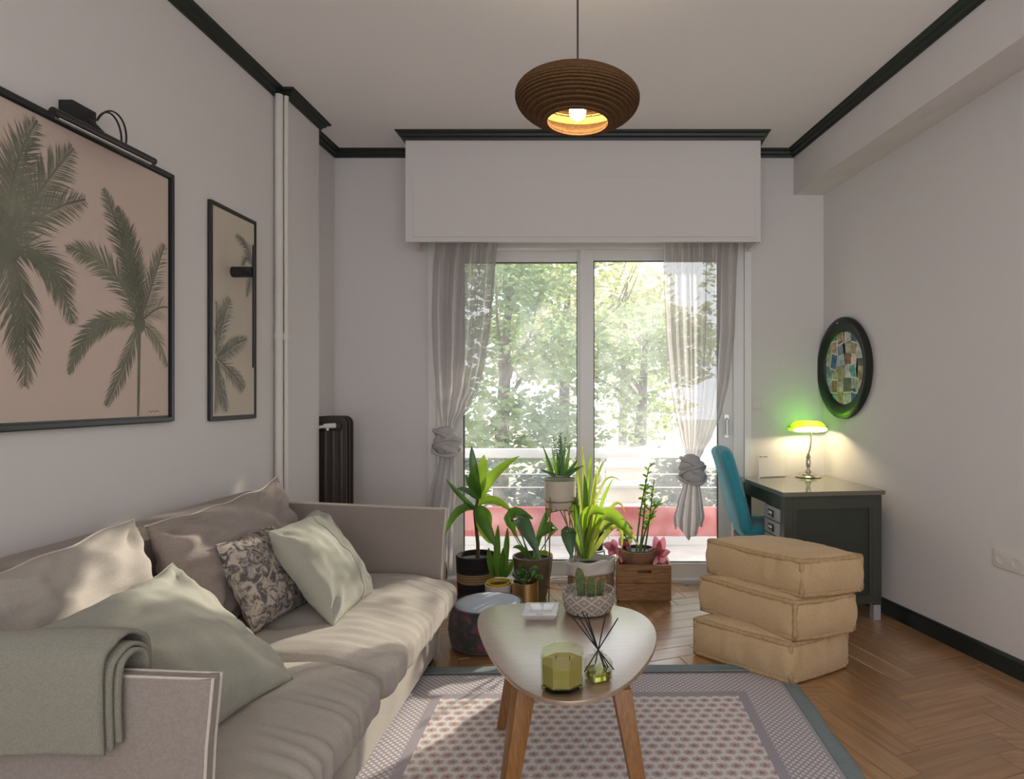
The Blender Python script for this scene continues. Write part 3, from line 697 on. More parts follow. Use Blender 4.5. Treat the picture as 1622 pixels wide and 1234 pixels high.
# ------------------------------------------------------------------ sofa
SY0, SY1 = 1.247, 3.15
sofa = thing('sofa', 'greige linen two-seat sofa with thin side arms against the left wall', 'sofa', (-1.25, 2.2, 0))
obj('base', rbox((-1.245, 2.2, .175), (.435, .90, .145), .02, (8, 14, 3)), M['sofaseat'], sofa)
def arm(y0, y1, name):
    prof = [(-1.73, .02), (-.815, .02), (-.80, .30), (-.785, .60), (-.772, .738), (-.80, .736), (-.95, .742), (-1.2, .753), (-1.5, .766), (-1.73, .772)]
    o = obj('arm', MB().prism(prof, y0, y1, lambda a, b, h: V((a, h, b))), M['sofa'], sofa, bevel=.008)
    top = [(x, z) for x, z in prof[1:]]
    for y in (y0+.003, y1-.003):
        obj('piping', MB().tube([(x, y, z+.0005) for x, z in top], .0030, 7), M['piping'], o)
arm(SY0, SY0+.034, 'near'); arm(SY1-.05, SY1-.016, 'far')
obj('backrest', rbox((-1.70, 2.2, .425), (.06, .90, .405), .03, (3, 16, 8)), M['sofa'], sofa)
for (ya, yb, sd) in ((SY0+.040, 2.077, 1), (2.099, SY1-.056, 2)):
    hy = (yb-ya)/2; cy = (ya+yb)/2; hx = .452
    tf = [(-.02, -.45*hy), (-.02, .45*hy), (-.3, 0)]
    def disp(p, nr, sd=sd, hy=hy, hx=hx, tf=tf):
        f = sm((p.x+hx*.2)/(hx*1.0)); top = max(0, nr.z); up = max(0, p.z/.085)
        w_ = mn.noise(V((p.x*2.2, p.y*17+sd*9, sd)))*.007*f+mn.noise(V((p.x*5, p.y*38, sd+4)))*.009*f
        w_ += math.sin(p.y*105+7*mn.noise(V((p.x*3.5, p.y*6, sd))))*(.0036*f*f)*(.5+mn.noise(V((p.x*2, p.y*9, sd+7))))
        dz = w_*up+.020*(1-(p.y/hy)**4)*(1-(p.x/hx)**4)*max(0, p.z/.085)
        for (tx, ty) in tf: dz -= .026*math.exp(-((p.x-tx)**2+(p.y-ty)**2)/.004)*max(0, nr.z)+.012*math.exp(-abs(p.y-ty)/.025)*math.exp(-((p.x-tx)**2)/.04)*max(0, nr.z)
        dx = (.018+w_*1.2)*max(0, nr.x)*f
        dz -= .035*sm((p.x-hx*.55)/(hx*.45))*max(0, (p.z+.085)/.17)
        return V((dx, 0, dz))
    o = obj('seat_cushion', rbox((-1.18, cy, .345), (hx, hy, .085), .055, (30, 60, 3), disp), M['sofaseat'], sofa, ang=180)
    obj('piping', MB().tube([(-.772+.008*math.sin(i*1.1), ya+.06+(yb-ya-.12)*i/20, .29+.006*math.sin(i*1.7+sd)) for i in range(21)], .0045, 6), M['piping'], o)
for x, y in ((-.86, 1.36), (-.86, 3.05), (-1.6, 1.36), (-1.6, 3.05)): obj('foot', MB().box(x-.03, x+.03, y-.03, y+.03, 0, .035), M['black'], sofa, smooth=False)

# loose back cushions
for (ya, yb, zt, tipz, lab, sd) in ((1.33, 2.09, .86, .89, 'greige loose back cushion at the near end of the sofa', 3), (2.13, 3.02, .855, .905, 'greige loose back cushion at the far end of the sofa, behind the patterned pillow', 8)):
    t = thing('back_cushion', lab, 'cushion', (-1.45, (ya+yb)/2, .43), 'back cushions of the sofa')
    mb, pt, nr = pillow((-1.40, ya, .43), (-1.40, yb, .43), (-1.555, yb, tipz), (-1.545, ya, zt), .25, sd, 60, .030, pinch=.075, edge=.022)
    obj('cover', mb, M['sofa'] if sd == 8 else M['sofaseat'], t, ang=180)
    e = [pt(i/24, 1, 1) for i in range(25)]+[pt(1, 1-i/16, 1) for i in range(1, 17)]
    obj('seam', MB().tube(e, .0035, 6), M['piping'], t)
# throw pillows
t = thing('throw_pillow', 'pale sage pillow nearest the camera, leaning on the near back cushion', 'pillow', (-1.15, 1.75, .45))
mb, pt, nr = pillow((-.98, 1.50, .46), (-.93, 1.90, .445), (-1.33, 1.955, .775), (-1.37, 1.46, .735), .20, 5, 50, .018, pinch=.06, edge=.012)
obj('cover', mb, M['sage'], t, ang=180); obj('seam', MB().tube([pt(1, i/20, 1) for i in range(21)]+[pt(1-i/20, 1, 1) for i in range(1, 21)], .003, 6), M['sage'], t)
m_toile = mat('toile_print', (0.5, 0.44, 0.38), 0.95, weave=0.3, wscale=1500, bscale=200)
nt = m_toile.node_tree; L = nt.links; b = nt.nodes['Principled BSDF']
tc = N(nt, 'ShaderNodeTexCoord'); nz = N(nt, 'ShaderNodeTexNoise'); nz.inputs['Scale'].default_value = 24; nz.inputs['Detail'].default_value = 9; nz.inputs['Distortion'].default_value = 1.3; nz.inputs['Roughness'].default_value = .68
L.new(tc.outputs['Object'], nz.inputs[0]); cr = N(nt, 'ShaderNodeValToRGB'); cr.color_ramp.elements[0].position = .43; cr.color_ramp.elements[0].color = (.11, .098, .10, 1)
cr.color_ramp.elements[1].position = .56; cr.color_ramp.elements[1].color = (.50, .44, .37, 1); L.new(nz.outputs['Fac'], cr.inputs[0]); L.new(cr.outputs[0], b.inputs['Base Color'])
t = thing('throw_pillow', 'small cream pillow with dark printed scenes, behind the far sage pillow', 'pillow', (-1.3, 2.45, .45))
mb, pt, nr = pillow((-1.235, 2.235, .45), (-1.20, 2.585, .45), (-1.375, 2.625, .765), (-1.40, 2.285, .755), .15, 9, 36, .008, pinch=.05)
obj('cover', mb, m_toile, t, ang=180); obj('seam', MB().tube([pt(0, i/20, 1) for i in range(21)]+[pt(i/20, 1, 1) for i in range(1, 21)], .003, 6), m_toile, t)
t = thing('throw_pillow', 'sage linen pillow with centre seam beside the far arm', 'pillow', (-1.15, 2.6, .45))
mb, pt, nr = pillow((-.995, 2.33, .44), (-.99, 2.735, .44), (-1.255, 2.775, .80), (-1.27, 2.385, .785), .19, 13, 50, .013, pinch=.06, edge=.008)
obj('cover', mb, M['sage'], t, ang=180)
obj('seam', MB().tube([pt(.58, .02+.96*i/24, 1) for i in range(25)], .004, 6), M['sage'], t)
# folded throw over the near arm
t = thing('throw_blanket', 'folded sage linen throw draped over the near sofa arm', 'blanket', (-1.2, 1.27, .62))
for k in range(3):
    o_ = .007+.012*k; zb = .628-.006*k; za = .62+.02*k
    def tf(u, v, o_=o_, k=k, zb=zb, za=za):
        x = -1.62+u*(.68-.008*k)
        lean = (1-u)*.03
        zt = .772-.02*u + o_*1.0 + .012*math.sin(u*7+1)+.012*(k > 1)
        pth = [(SY0-o_-.002, zb-.012*u+.006*math.sin(u*9)), (SY0-o_-.006, .69), (SY0-o_-.003, zt-.022), (SY0+.004-o_*.3, zt+.004), (SY0+.025, zt+.014), (SY0+.048+o_*.3, zt+.002), (SY0+.053+o_, zt-.03), (SY0+.058+o_, za)]
        s = v*(len(pth)-1); i = min(int(s), len(pth)-2); f = s-i; f = f
        a = pth[max(0, i-1)]; b_ = pth[i]; c = pth[i+1]; d = pth[min(len(pth)-1, i+2)]
        def cm(p0, p1, p2, p3): return .5*((2*p1)+(-p0+p2)*f+(2*p0-5*p1+4*p2-p3)*f*f+(-p0+3*p1-3*p2+p3)*f**3)
        y, z = cm(a[0], b_[0], c[0], d[0]), cm(a[1], b_[1], c[1], d[1])
        w_ = mn.noise(V((x*5, v*4, k)))*.003
        return (x, y+(-w_ if v < .5 else w_)*.5 - (.004 if v < .5 else 0), z+max(0, w_)+lean*sm(v*2.2 if v < .45 else 1)*(v > .1))
    o = obj('fold', MB().grid(tf, 60, 50), M['throw'], t, ang=180)
    sdm = o.modifiers.new('thickness', 'SOLIDIFY'); sdm.thickness = .008; sdm.offset = 0

# ------------------------------------------------------------------ rug
def rug_mat():
    m = mat('block_printed_cotton', (.6, .55, .5), .95, bump=.3, bscale=500, spec=.1)
    nt = m.node_tree; L = nt.links; b = nt.nodes['Principled BSDF']
    tc = N(nt, 'ShaderNodeTexCoord'); sp = N(nt, 'ShaderNodeSeparateXYZ'); L.new(tc.outputs['Object'], sp.inputs[0])
    def m_(op, a, b_=None, c=None):
        n = N(nt, 'ShaderNodeMath', operation=op)
        for i, x in enumerate((a, b_, c)):
            if x is None: continue
            if isinstance(x, (int, float)): n.inputs[i].default_value = x
            else: L.new(x, n.inputs[i])
        return n.outputs[0]
    X, Y = sp.outputs[0], sp.outputs[1]
    px_, py_ = .051, .043
    row = m_('FLOOR', m_('DIVIDE', Y, py_)); par_ = m_('MULTIPLY', m_('MODULO', m_('ABSOLUTE', row), 2.0), .5)
    fx = m_('SUBTRACT', m_('FRACT', m_('ADD', m_('DIVIDE', X, px_), par_)), .5); fy = m_('SUBTRACT', m_('FRACT', m_('DIVIDE', Y, py_)), .5)
    nz = N(nt, 'ShaderNodeTexNoise'); nz.inputs['Scale'].default_value = 105; nz.inputs['Detail'].default_value = 3; L.new(tc.outputs['Object'], nz.inputs[0])
    jit = m_('MULTIPLY', m_('SUBTRACT', nz.outputs['Fac'], .5), .24)
    r2 = m_('SQRT', m_('ADD', m_('MULTIPLY', fx, fx), m_('MULTIPLY', m_('MULTIPLY', fy, fy), 1.0)))
    ang = m_('ARCTAN2', fy, fx); pet = m_('MULTIPLY', m_('SINE', m_('MULTIPLY', ang, 7)), .045)
    rr = m_('ADD', m_('ADD', r2, pet), jit)
    ring = N(nt, 'ShaderNodeValToRGB'); e = ring.color_ramp.elements
    e[0].position = 0; e[0].color = (.40, .20, .16, 1); e[1].position = .52; e[1].color = (.70, .65, .63, 1)
    for p, c in ((.13, (.40, .20, .16, 1)), (.17, (.56, .50, .46, 1)), (.22, (.43, .37, .38, 1)), (.30, (.48, .36, .35, 1)), (.34, (.62, .55, .52, 1)), (.385, (.41, .36, .37, 1)), (.415, (.70, .65, .63, 1))):
        q = e.new(p); q.color = c
    L.new(rr, ring.inputs[0])
    # lattice band
    d1 = m_('ABSOLUTE', m_('SUBTRACT', m_('FRACT', m_('DIVIDE', m_('ADD', X, Y), .026)), .5)); d2 = m_('ABSOLUTE', m_('SUBTRACT', m_('FRACT', m_('DIVIDE', m_('SUBTRACT', X, Y), .026)), .5))
    dd = m_('MAXIMUM', d1, d2)
    lat = N(nt, 'ShaderNodeValToRGB'); e = lat.color_ramp.elements; e[0].position = .24; e[0].color = (.70, .65, .64, 1); e[1].position = .36; e[1].color = (.36, .325, .36, 1); L.new(dd, lat.inputs[0])
    # distance from the edge (object origin at rug centre), signed box distance
    ax_ = m_('SUBTRACT', RUGHX, m_('ABSOLUTE', X)); ay_ = m_('SUBTRACT', RUGHY, m_('ABSOLUTE', Y)); ds = m_('MINIMUM', ax_, ay_)
    def mix(f, A, B):
        n = N(nt, 'ShaderNodeMix', data_type='RGBA'); L.new(f, n.inputs[0])
        for i, q in ((6, A), (7, B)):
            if isinstance(q, tuple): n.inputs[i].default_value = q
            else: L.new(q, n.inputs[i])
        return n.outputs[2]
    c = mix(m_('GREATER_THAN', ds, .285), (.36, .33, .36, 1), ring.outputs[0])
    c = mix(m_('LESS_THAN', ds, .245), c, lat.outputs[0])
    c = mix(m_('LESS_THAN', ds, .075), c, (.40, .38, .40, 1))
    L.new(c, b.inputs['Base Color'])
    return m
RX0, RX1, RY0, RY1 = -.96, .885, .75, 2.985
RUGHX, RUGHY = (RX1-RX0)/2, (RY1-RY0)/2
rug = thing('rug', 'block printed cotton rug with flower rows and grey blue binding', 'rug', ((RX0+RX1)/2, (RY0+RY1)/2, 0))
Rr = Matrix.Translation((RX1, RY1, 0)) @ Matrix.Rotation(math.radians(-2.0), 4, 'Z') @ Matrix.Translation((-RX1, -RY1, 0))
def rg(z): return lambda u, v: tuple(V((RX0+(RX1-RX0)*u, RY0+(RY1-RY0)*v, z+.0012*mn.noise(V((u*9, v*9, 1))))))
o = obj('cloth', MB().grid(rg(.006), 30, 36), rug_mat(), rug, ang=180); sm_ = o.modifiers.new('thickness', 'SOLIDIFY'); sm_.thickness = .005
tealb = mat('grey_blue_binding', (.20, .245, .25), .9, var=.12, scale=30, stretch=(1, 8, 1), bump=.3, bscale=60)
bw = .058
for (a, b_, c, d) in ((RX1-bw, RX1+.006, RY0, RY1), (RX0-.006, RX0+bw, RY0, RY1), (RX0, RX1, RY1-bw, RY1+.006), (RX0, RX1, RY0-.006, RY0+bw)):
    o = obj('binding', MB().grid(lambda u, v: (a+(b_-a)*u+.004*math.sin(v*40)*(u > .9), c+(d-c)*v, .009+.0015*mn.noise(V((u*5+a*3, v*30, c)))), 6, 50), tealb, rug, ang=180)
    q = o.modifiers.new('thickness', 'SOLIDIFY'); q.thickness = .008
rug.rotation_euler = (0, 0, math.radians(1.2))

# ------------------------------------------------------------------ coffee table
tz = .45
ol = [(755, 985), (760, 970), (776, 961), (805, 956.5), (850, 954), (900, 953.5), (945, 955), (985, 960), (1015, 970), (1034, 986), (1041, 1005), (1038, 1027), (1022, 1055), (998, 1080), (968, 1098), (935, 1108), (900, 1112), (868, 1108), (835, 1096), (806, 1075), (780, 1045), (763, 1012)]
pl = []
for px, py in ol:
    s = (py-625)/(EYE-tz); pl.append(V(((px-955)/s, 1000/s, 0)))
def smooth_poly(p, k=3):
    for _ in range(k):
        n = len(p); p = [q for i in range(n) for q in (p[i]*.75+p[(i+1) % n]*.25, p[i]*.25+p[(i+1) % n]*.75)]
    return p
pl = smooth_poly(pl, 2)
ct = thing('coffee_table', 'three-legged wooden coffee table with rounded triangular top on the rug', 'table', (-.12, 2.15, 0))
obj('tabletop', MB().prism([(p.x, p.y) for p in pl], tz-.014, tz, lambda a, b, h: V((a, b, h))), M['tabletop'], ct, bevel=.003)
obj('apron', MB().prism([(p.x*.7-.036, (p.y-2.15)*.7+2.15) for p in pl], tz-.03, tz-.0145, lambda a, b, h: V((a, b, h))), M['oak'], ct)
def leg(top, foot, w0, w1, ang):
    top, foot = V(top), V(foot); mb = MB(); vs = []
    for p, w_ in ((foot, w1), (top, w0)):
        for i in range(4):
            a = ang+pi/4+i*pi/2; vs.append(p+V((math.cos(a)*w_*.707, math.sin(a)*w_*.707, 0)))
    mb.add(vs, [(3, 2, 1, 0), (4, 5, 6, 7)]+[(i, (i+1) % 4, 4+(i+1) % 4, 4+i) for i in range(4)]); return mb
for a in (((-.235, 1.885, tz-.015), (-.292, 1.80, .012), .060, .040, .45), ((.052, 1.875, tz-.015), (.132, 1.80, .012), .056, .036, .2), ((-.30, 2.36, tz-.015), (-.388, 2.44, .012), .055, .034, -.5)):
    obj('leg', leg(*a), M['oak'], ct, bevel=.004)

# ashtray
ac = V((-.238, 2.43, tz)); t = thing('ashtray', 'square white glass ashtray on the coffee table', 'ashtray', ac)
def ash():
    mb = MB(); h = .028; n = 40; R0, R1, R2 = .066, .047, .040
    def sq(a, R):
        c, s = math.cos(a), math.sin(a); k = max(abs(c), abs(s)); rr = R/k; return c*rr*.97, s*rr
    prof = [(.050, 0), (R0*.86, .006), (R0, h-.006), (R0, h), (R1, h), (R2, .008), (.0005, .008)]
    vs = []
    for r, z in prof:
        for j in range(n*2):
            a = 2*pi*j/(2*n); x, y = sq(a, r); zz = z
            if z >= h and min(abs(a-k*pi/2) for k in range(5)) < .12: zz -= .009
            vs.append((ac.x+x, ac.y+y, ac.z+zz))
    m_ = 2*n; fs = [(i*m_+j, i*m_+(j+1) % m_, (i+1)*m_+(j+1) % m_, (i+1)*m_+j) for i in range(len(prof)-1) for j in range(m_)]
    fs.append(tuple(range(m_-1, -1, -1))); return mb.add(vs, fs)
obj('dish', ash(), M['ash'], t, ang=25)
# cactus bowl
cc = V((-.057, 2.485, tz)); t = thing('cactus_bowl', 'three small cacti in a carved lattice stone bowl on the coffee table', 'plant', cc)
m_bowl = mat('carved_stone_bowl', (.42, .36, .30), .85, var=.1, scale=40)
nt = m_bowl.node_tree; L = nt.links; b = nt.nodes['Principled BSDF']
tc = N(nt, 'ShaderNodeTexCoord'); sp = N(nt, 'ShaderNodeSeparateXYZ'); L.new(tc.outputs['Object'], sp.inputs[0])
def mth(nt, op, a, b_=None):
    n = N(nt, 'ShaderNodeMath', operation=op)
    for i, x in enumerate((a, b_)):
        if x is None: continue
        if isinstance(x, (int, float)): n.inputs[i].default_value = x
        else: nt.links.new(x, n.inputs[i])
    return n.outputs[0]
an_ = mth(nt, 'MULTIPLY', mth(nt, 'ARCTAN2', sp.outputs[1], sp.outputs[0]), 11/(2*pi)); zz_ = mth(nt, 'DIVIDE', sp.outputs[2], .040)
d1 = mth(nt, 'ABSOLUTE', mth(nt, 'SUBTRACT', mth(nt, 'FRACT', mth(nt, 'ADD', an_, zz_)), .5)); d2 = mth(nt, 'ABSOLUTE', mth(nt, 'SUBTRACT', mth(nt, 'FRACT', mth(nt, 'SUBTRACT', an_, zz_)), .5))
dm = mth(nt, 'MAXIMUM', d1, d2); st = mth(nt, 'PINGPONG', mth(nt, 'SUBTRACT', dm, .02), .25)
cr = N(nt, 'ShaderNodeValToRGB'); cr.color_ramp.elements[0].position = .09; cr.color_ramp.elements[0].color = (.50, .44, .38, 1); cr.color_ramp.elements[1].position = .13; cr.color_ramp.elements[1].color = (.29, .245, .205, 1); L.new(st, cr.inputs[0]); L.new(cr.outputs[0], b.inputs['Base Color'])
bp = N(nt, 'ShaderNodeBump'); bp.inputs['Strength'].default_value = .8; bp.inputs['Distance'].default_value = .003; L.new(cr.outputs[0], bp.inputs['Height']); L.new(bp.outputs[0], b.inputs['Normal'])
obj('bowl', MB().lathe([(.0005, 0), (.075, 0), (.090, .006), (.098, .025), (.1025, .055), (.1035, .078), (.1025, .083), (.094, .083), (.092, .07), (.088, .05), (.0005, .05)], cc, 56), m_bowl, t)
obj('gravel', MB().lathe([(.0005, .062), (.05, .061), (.0895, .058)], cc, 40), M['gravel'], t, kind='stuff')
def cactus(dx, dy, hgt, r, lx, seed):
    base = cc+V((dx, dy, .058)); n = 40; rows = 14; vs = []; rr = random.Random(seed)
    def pf(u, v):
        th = 2*pi*u; rad = r*(1+.16*abs(math.sin(th*5))-.08)*(1 if v < .6 else math.sqrt(max(0, 1-((v-.6)/.4)**2))*.999+.001)*(.85+.15*min(1, v*4))
        return base+V((rad*math.cos(th)+lx*v*v, rad*math.sin(th), hgt*v))
    o = obj('cactus', MB().grid(pf, n, rows, cu=True), M['cactus'], t)
    sb = MB()
    for i in range(150):
        u = (int(rr.uniform(0, 10))*.5+.25)/5+rr.uniform(-.01, .01); v = rr.uniform(.08, .99)**.7; p = pf(u, min(v, .995)); c0 = base+V((lx*v*v, 0, hgt*v*.96)); d = (p-c0).normalized()
        d = (d+V((rr.uniform(-.5, .5), rr.uniform(-.5, .5), rr.uniform(-.2, .7)))).normalized(); s_ = d.orthogonal().normalized()*.0007
        sb.add([p-s_, p+s_, p+d*rr.uniform(.008, .017)], [(0, 1, 2)])
    obj('spines', sb, M['spine'], o, smooth=False, recalc=False, kind='stuff')
cactus(-.028, .0, .112, .0175, -.012, 1); cactus(.010, -.014, .082, .0165, 0, 2); cactus(.044, .0, .074, .0150, .010, 3)
# candle
kc = V((-.117, 1.828, tz)); t = thing('candle', 'green wax candle in an octagonal glass near the front of the coffee table', 'candle', kc)
O8 = Matrix.Rotation(pi/8, 4, 'Z')
def oct_(prof, n=8): return MB().lathe(prof, kc, n, T=O8)
obj('glass', oct_([(.064, .022), (.0665, .111), (.0625, .111), (.060, .022)]), M['glassy'], t, ang=20)
obj('glass_base', oct_([(.040, 0), (.050, .002), (.064, .010), (.064, .0215), (.0005, .0215)]), M['glassbase'], t, ang=20)
obj('wax', oct_([(.0005, .0225), (.0592, .0225), (.0605, .080), (.056, .078), (.0005, .077)]), M['wax'], t, ang=20)
for dx, dy in ((-.02, .01), (.02, .01)): obj('wick', MB().tube([kc+V((dx, dy, .077)), kc+V((dx+.001, dy, .090))], .0012, 6), M['reed'], t)
# reed diffuser
dc = V((-.014, 1.885, tz)); t = thing('reed_diffuser', 'glass reed diffuser with black reeds beside the candle', 'diffuser', dc)
Rd = Matrix.Rotation(math.radians(25), 4, 'Z')
def bottle(off, h):
    w_ = .036-off; v = []; mb = MB()
    ring = lambda w2, z, k: [(w2*(abs(math.cos(a))**k)*math.copysign(1, math.cos(a)), w2*(abs(math.sin(a))**k)*math.copysign(1, math.sin(a)), z) for a in [2*pi*i/40+.001 for i in range(40)]]
    return w_, ring
def superlathe(profile):
    mb = MB(); vs = []; n = 40
    for w2, z, k in profile:
        for i in range(n):
            a = 2*pi*i/n; c, s = math.cos(a), math.sin(a)
            p = Rd @ V((w2*abs(c)**k*math.copysign(1, c), w2*abs(s)**k*math.copysign(1, s), z)); vs.append(dc+p)
    fs = [(i*n+j, i*n+(j+1) % n, (i+1)*n+(j+1) % n, (i+1)*n+j) for i in range(len(profile)-1) for j in range(n)]
    fs.append(tuple(range(n-1, -1, -1)));
    return mb.add(vs, fs)
obj('bottle', superlathe([(.030, 0, .5), (.035, .003, .4), (.036, .010, .4), (.036, .055, .4), (.033, .064, .5), (.016, .070, .9), (.0125, .074, 1), (.0125, .085, 1), (.0155, .086, 1), (.0155, .090, 1), (.0105, .090, 1)]), M['clearg'], t, ang=35)
lq = superlathe([(.029, .005, .45), (.032, .008, .4), (.0325, .032, .4), (.0005, .032, .4)])
obj('oil', lq, M['liquid'], t, ang=35)
for (px, py) in ((905, 975), (914, 972), (922, 968), (929, 972), (932, 985), (960, 970), (979, 979)):
    tip = P(px, py, 1.885+rnd.uniform(-.03, .03)); d = (tip-(dc+V((0, 0, .088)))); bot = dc+V((0, 0, .088))-d.normalized()*.075+V((0, 0, 0))
    bot.z = max(bot.z, tz+.010); obj('reed', MB().tube([bot, tip], .0020, 6), M['reed'], t)

# ------------------------------------------------------------------ floor cushions
def floor_cushion(F, u, v, z0, z1, label, seed):
    F, u, v = V((*F, 0)), V((*u, 0)), V((*v, 0)); c = F+(u+v)*.5; h = (z1-z0)/2; cz = (z0+z1)/2
    t = thing('floor_cushion', label, 'cushion', (c.x, c.y, z0), 'stacked tan floor cushions')
    lu, lv = u.length/2, v.length/2; ud, vd = u.normalized(), v.normalized()
    T = Matrix(((ud.x, vd.x, 0, 0), (ud.y, vd.y, 0, 0), (0, 0, 1, 0), (0, 0, 0, 1)))
    def disp(p, nr):
        a, b_ = p.x/lu, p.y/lv
        e = max(0, 1-a**4)*max(0, 1-b_**4)
        dz = nr.z*(.030 if nr.z > 0 else .003)*e+mn.noise(V((p.x*7+seed, p.y*7, p.z*4)))*.005
        side = max(0, 1-(p.z/h)**2)
        out = .024*side+.010*(mn.noise(V((p.x*13+seed, p.y*13, p.z*5)))+.6*mn.noise(V((p.x*30+seed, p.y*30, p.z*8))))*(.3+side)
        sg = 0
        return V((nr.x*out, nr.y*out, dz+mn.noise(V((p.x*3+seed, p.y*3, 5)))*.006+max(0, nr.z)*e*.006*(mn.noise(V((p.x*9+p.y*14+seed, p.y*4, 2)))+mn.noise(V((p.x*24+seed, p.y*8, 3)))*.7)))
    obj('cover', rbox((c.x, c.y, cz), (lu, lv, h-.004), .022, (22, 18, 6), disp, T), M['tan'], t, ang=180)
    pb = MB(); rr = random.Random(seed)
    def P3(a, b_, z): return c+ud*(a*lu)+vd*(b_*lv)+V((0, 0, z+mn.noise(V((a*lu*3+seed, b_*lv*3, 5)))*.006))
    for zz in (z0+.012, z1-.012):
        pts = []
        for (a0, b0, a1, b1) in ((-1, -1, 1, -1), (1, -1, 1, 1), (1, 1, -1, 1), (-1, 1, -1, -1)):
            for i in range(22):
                q = i/22; a = a0+(a1-a0)*q; b2 = b0+(b1-b0)*q; k = 1+.002*math.sin(i*1.9+seed)
                pts.append(P3(a*k, b2*k, zz+.0016*mn.noise(V((a*9, b2*9, seed)))-.006*(1-abs(2*q-1))))
        pb.tube(pts, [.0125+.0028*mn.noise(V((i*.7, seed, 1))) for i in range(len(pts))], 7, closed=True)
    for (a, b_) in ((-1, -1), (1, -1), (1, 1), (-1, 1)):
        pb.tube([P3(a*(1.0+.004*math.sin(i)), b_*1.0, z0+.012+(z1-z0-.024)*i/8) for i in range(9)], [.0125+.0016*math.sin(i*2.2) for i in range(9)], 7)
    obj('rolled_edge', pb, M['tanpipe'], t, ang=180)
floor_cushion((.838, 2.82), (-.375, .335), (.318, .185), .004, .190, 'tan floor cushion with rolled edges, lowest of the stack', 1)
floor_cushion((.862, 2.835), (-.352, .405), (.305, .11), .192, .375, 'tan floor cushion with rolled edges, middle of the stack', 4)
floor_cushion((.900, 2.86), (-.350, .40), (.305, .09), .378, .555, 'tan floor cushion with rolled edges, topmost of the stack', 7)
# pouf
pc = V((-.60, 3.30, 0)); t = thing('pouf', 'dark floral round pouf with pale blue top beside the sofa', 'pouf', pc)
m_fl = mat('dark_floral_velvet', (.05, .045, .05), .85, weave=.3, wscale=1200, bscale=150, sheen=.2)
nt = m_fl.node_tree; L = nt.links; b = nt.nodes['Principled BSDF']; tc = N(nt, 'ShaderNodeTexCoord'); nz = N(nt, 'ShaderNodeTexNoise'); nz.inputs['Scale'].default_value = 17; nz.inputs['Detail'].default_value = 5; nz.inputs['Distortion'].default_value = .8
L.new(tc.outputs['Object'], nz.inputs[0]); cr = N(nt, 'ShaderNodeValToRGB'); e = cr.color_ramp.elements; e[0].position = .40; e[0].color = (.030, .038, .034, 1); e[1].position = .72; e[1].color = (.20, .07, .07, 1)
q = e.new(.50); q.color = (.055, .045, .05, 1); q = e.new(.58); q.color = (.14, .055, .06, 1); L.new(nz.outputs['Fac'], cr.inputs[0]); L.new(cr.outputs[0], b.inputs['Base Color'])
def pouf(u, v):
    a = 2*pi*u; prof = [(.0, 0), (.16, 0), (.192, .02), (.205, .08), (.203, .14), (.192, .185), (.172, .205)]
    s = v*(len(prof)-1); i = min(int(s), len(prof)-2); f = s-i; r = prof[i][0]+(prof[i+1][0]-prof[i][0])*f; z = prof[i][1]+(prof[i+1][1]-prof[i][1])*f
    r *= 1+.02*mn.noise(V((math.cos(a)*2, math.sin(a)*2, z*9))); return pc+V((r*math.cos(a), r*math.sin(a), z))
obj('body', MB().grid(pouf, 60, 26, cu=True), m_fl, t, ang=180)
obj('top', MB().lathe([(.172, .203), (.168, .213), (.145, .222), (.09, .226), (.0005, .226)], pc, 48), mat('pale_blue_cloth', (.42, .47, .53), .7, var=.06, scale=14, weave=.3, wscale=900), t, ang=180)
obj('piping', MB().tube([pc+V((.173*math.cos(2*pi*i/48), .173*math.sin(2*pi*i/48), .209)) for i in range(48)], .007, 7, closed=True), m_fl, t)

# ------------------------------------------------------------------ leaves & plants
def leafmesh(base, mid, tip, w_, fold=.25, n=11, prof='strap', up=None, wave=0.0, tw=0.0):
    base, mid, tip = V(base), V(mid), V(tip); mb = MB(); vs = []
    upv = V(up) if up else V((0, -.75, .65))
    for i in range(n):
        t = i/(n-1); p = qb(base, mid, tip, t); tg = ((mid-base)*(1-t)+(tip-mid)*t).normalized()
        sd = tg.cross(upv); sd = sd.normalized() if sd.length > .05 else V((1, 0, 0)); nr = sd.cross(tg)
        if tw: sd = Matrix.Rotation(tw*t, 3, tg) @ sd; nr = sd.cross(tg)
        if prof == 'strap': ww = w_*.5*(min(1, t*5+.35))*(1-max(0, (t-.5)/.5)**2.2)
        elif prof == 'broad': ww = w_*.5*(math.sin(pi*min(1, .06+t**.85*.94))**.75)
        elif prof == 'petiole': ww = w_*.5*(.10 if t < .30 else max(.10, math.sin(pi*min(1, (t-.30)/.70*.94+.06))**.75))
        else: ww = w_*.5*(1-t)**.6
        ww = max(ww, .0006); k = fold*ww
        wv = wave*math.sin(t*17)*ww
        vs += [p-sd*ww+nr*(k+wv), p-sd*ww*.5+nr*k*.35, p, p+sd*ww*.5+nr*k*.35, p+sd*ww+nr*(k-wv)]
    fs = [(i*5+j, i*5+j+1, (i+1)*5+j+1, (i+1)*5+j) for i in range(n-1) for j in range(4)]
    return mb.add(vs, fs)
def leaf(par, m, *a, **kw): return obj('leaf', leafmesh(*a, **kw), M[m], par, ang=180, recalc=False)
def pot(par, name, prof, c, m, n=40): return obj(name, MB().lathe(prof, c, n), m, par)
def potprof(r0, r1, h, wall=.008, soil=.03):
    return [(.0005, 0), (r0, 0), (r0+(r1-r0)*.5, h*.5), (r1, h), (r1-wall, h), (r1-wall-.002, h-soil-.01), (.0005, h-soil-.012)]
def soil(par, c, r, z): return obj('soil', MB().lathe([(.0005, z+.006), (r*.6, z+.004), (r, z)], c, 24), M['soil'], par)
def PL_(px, py, Y): return P(px, py, Y)

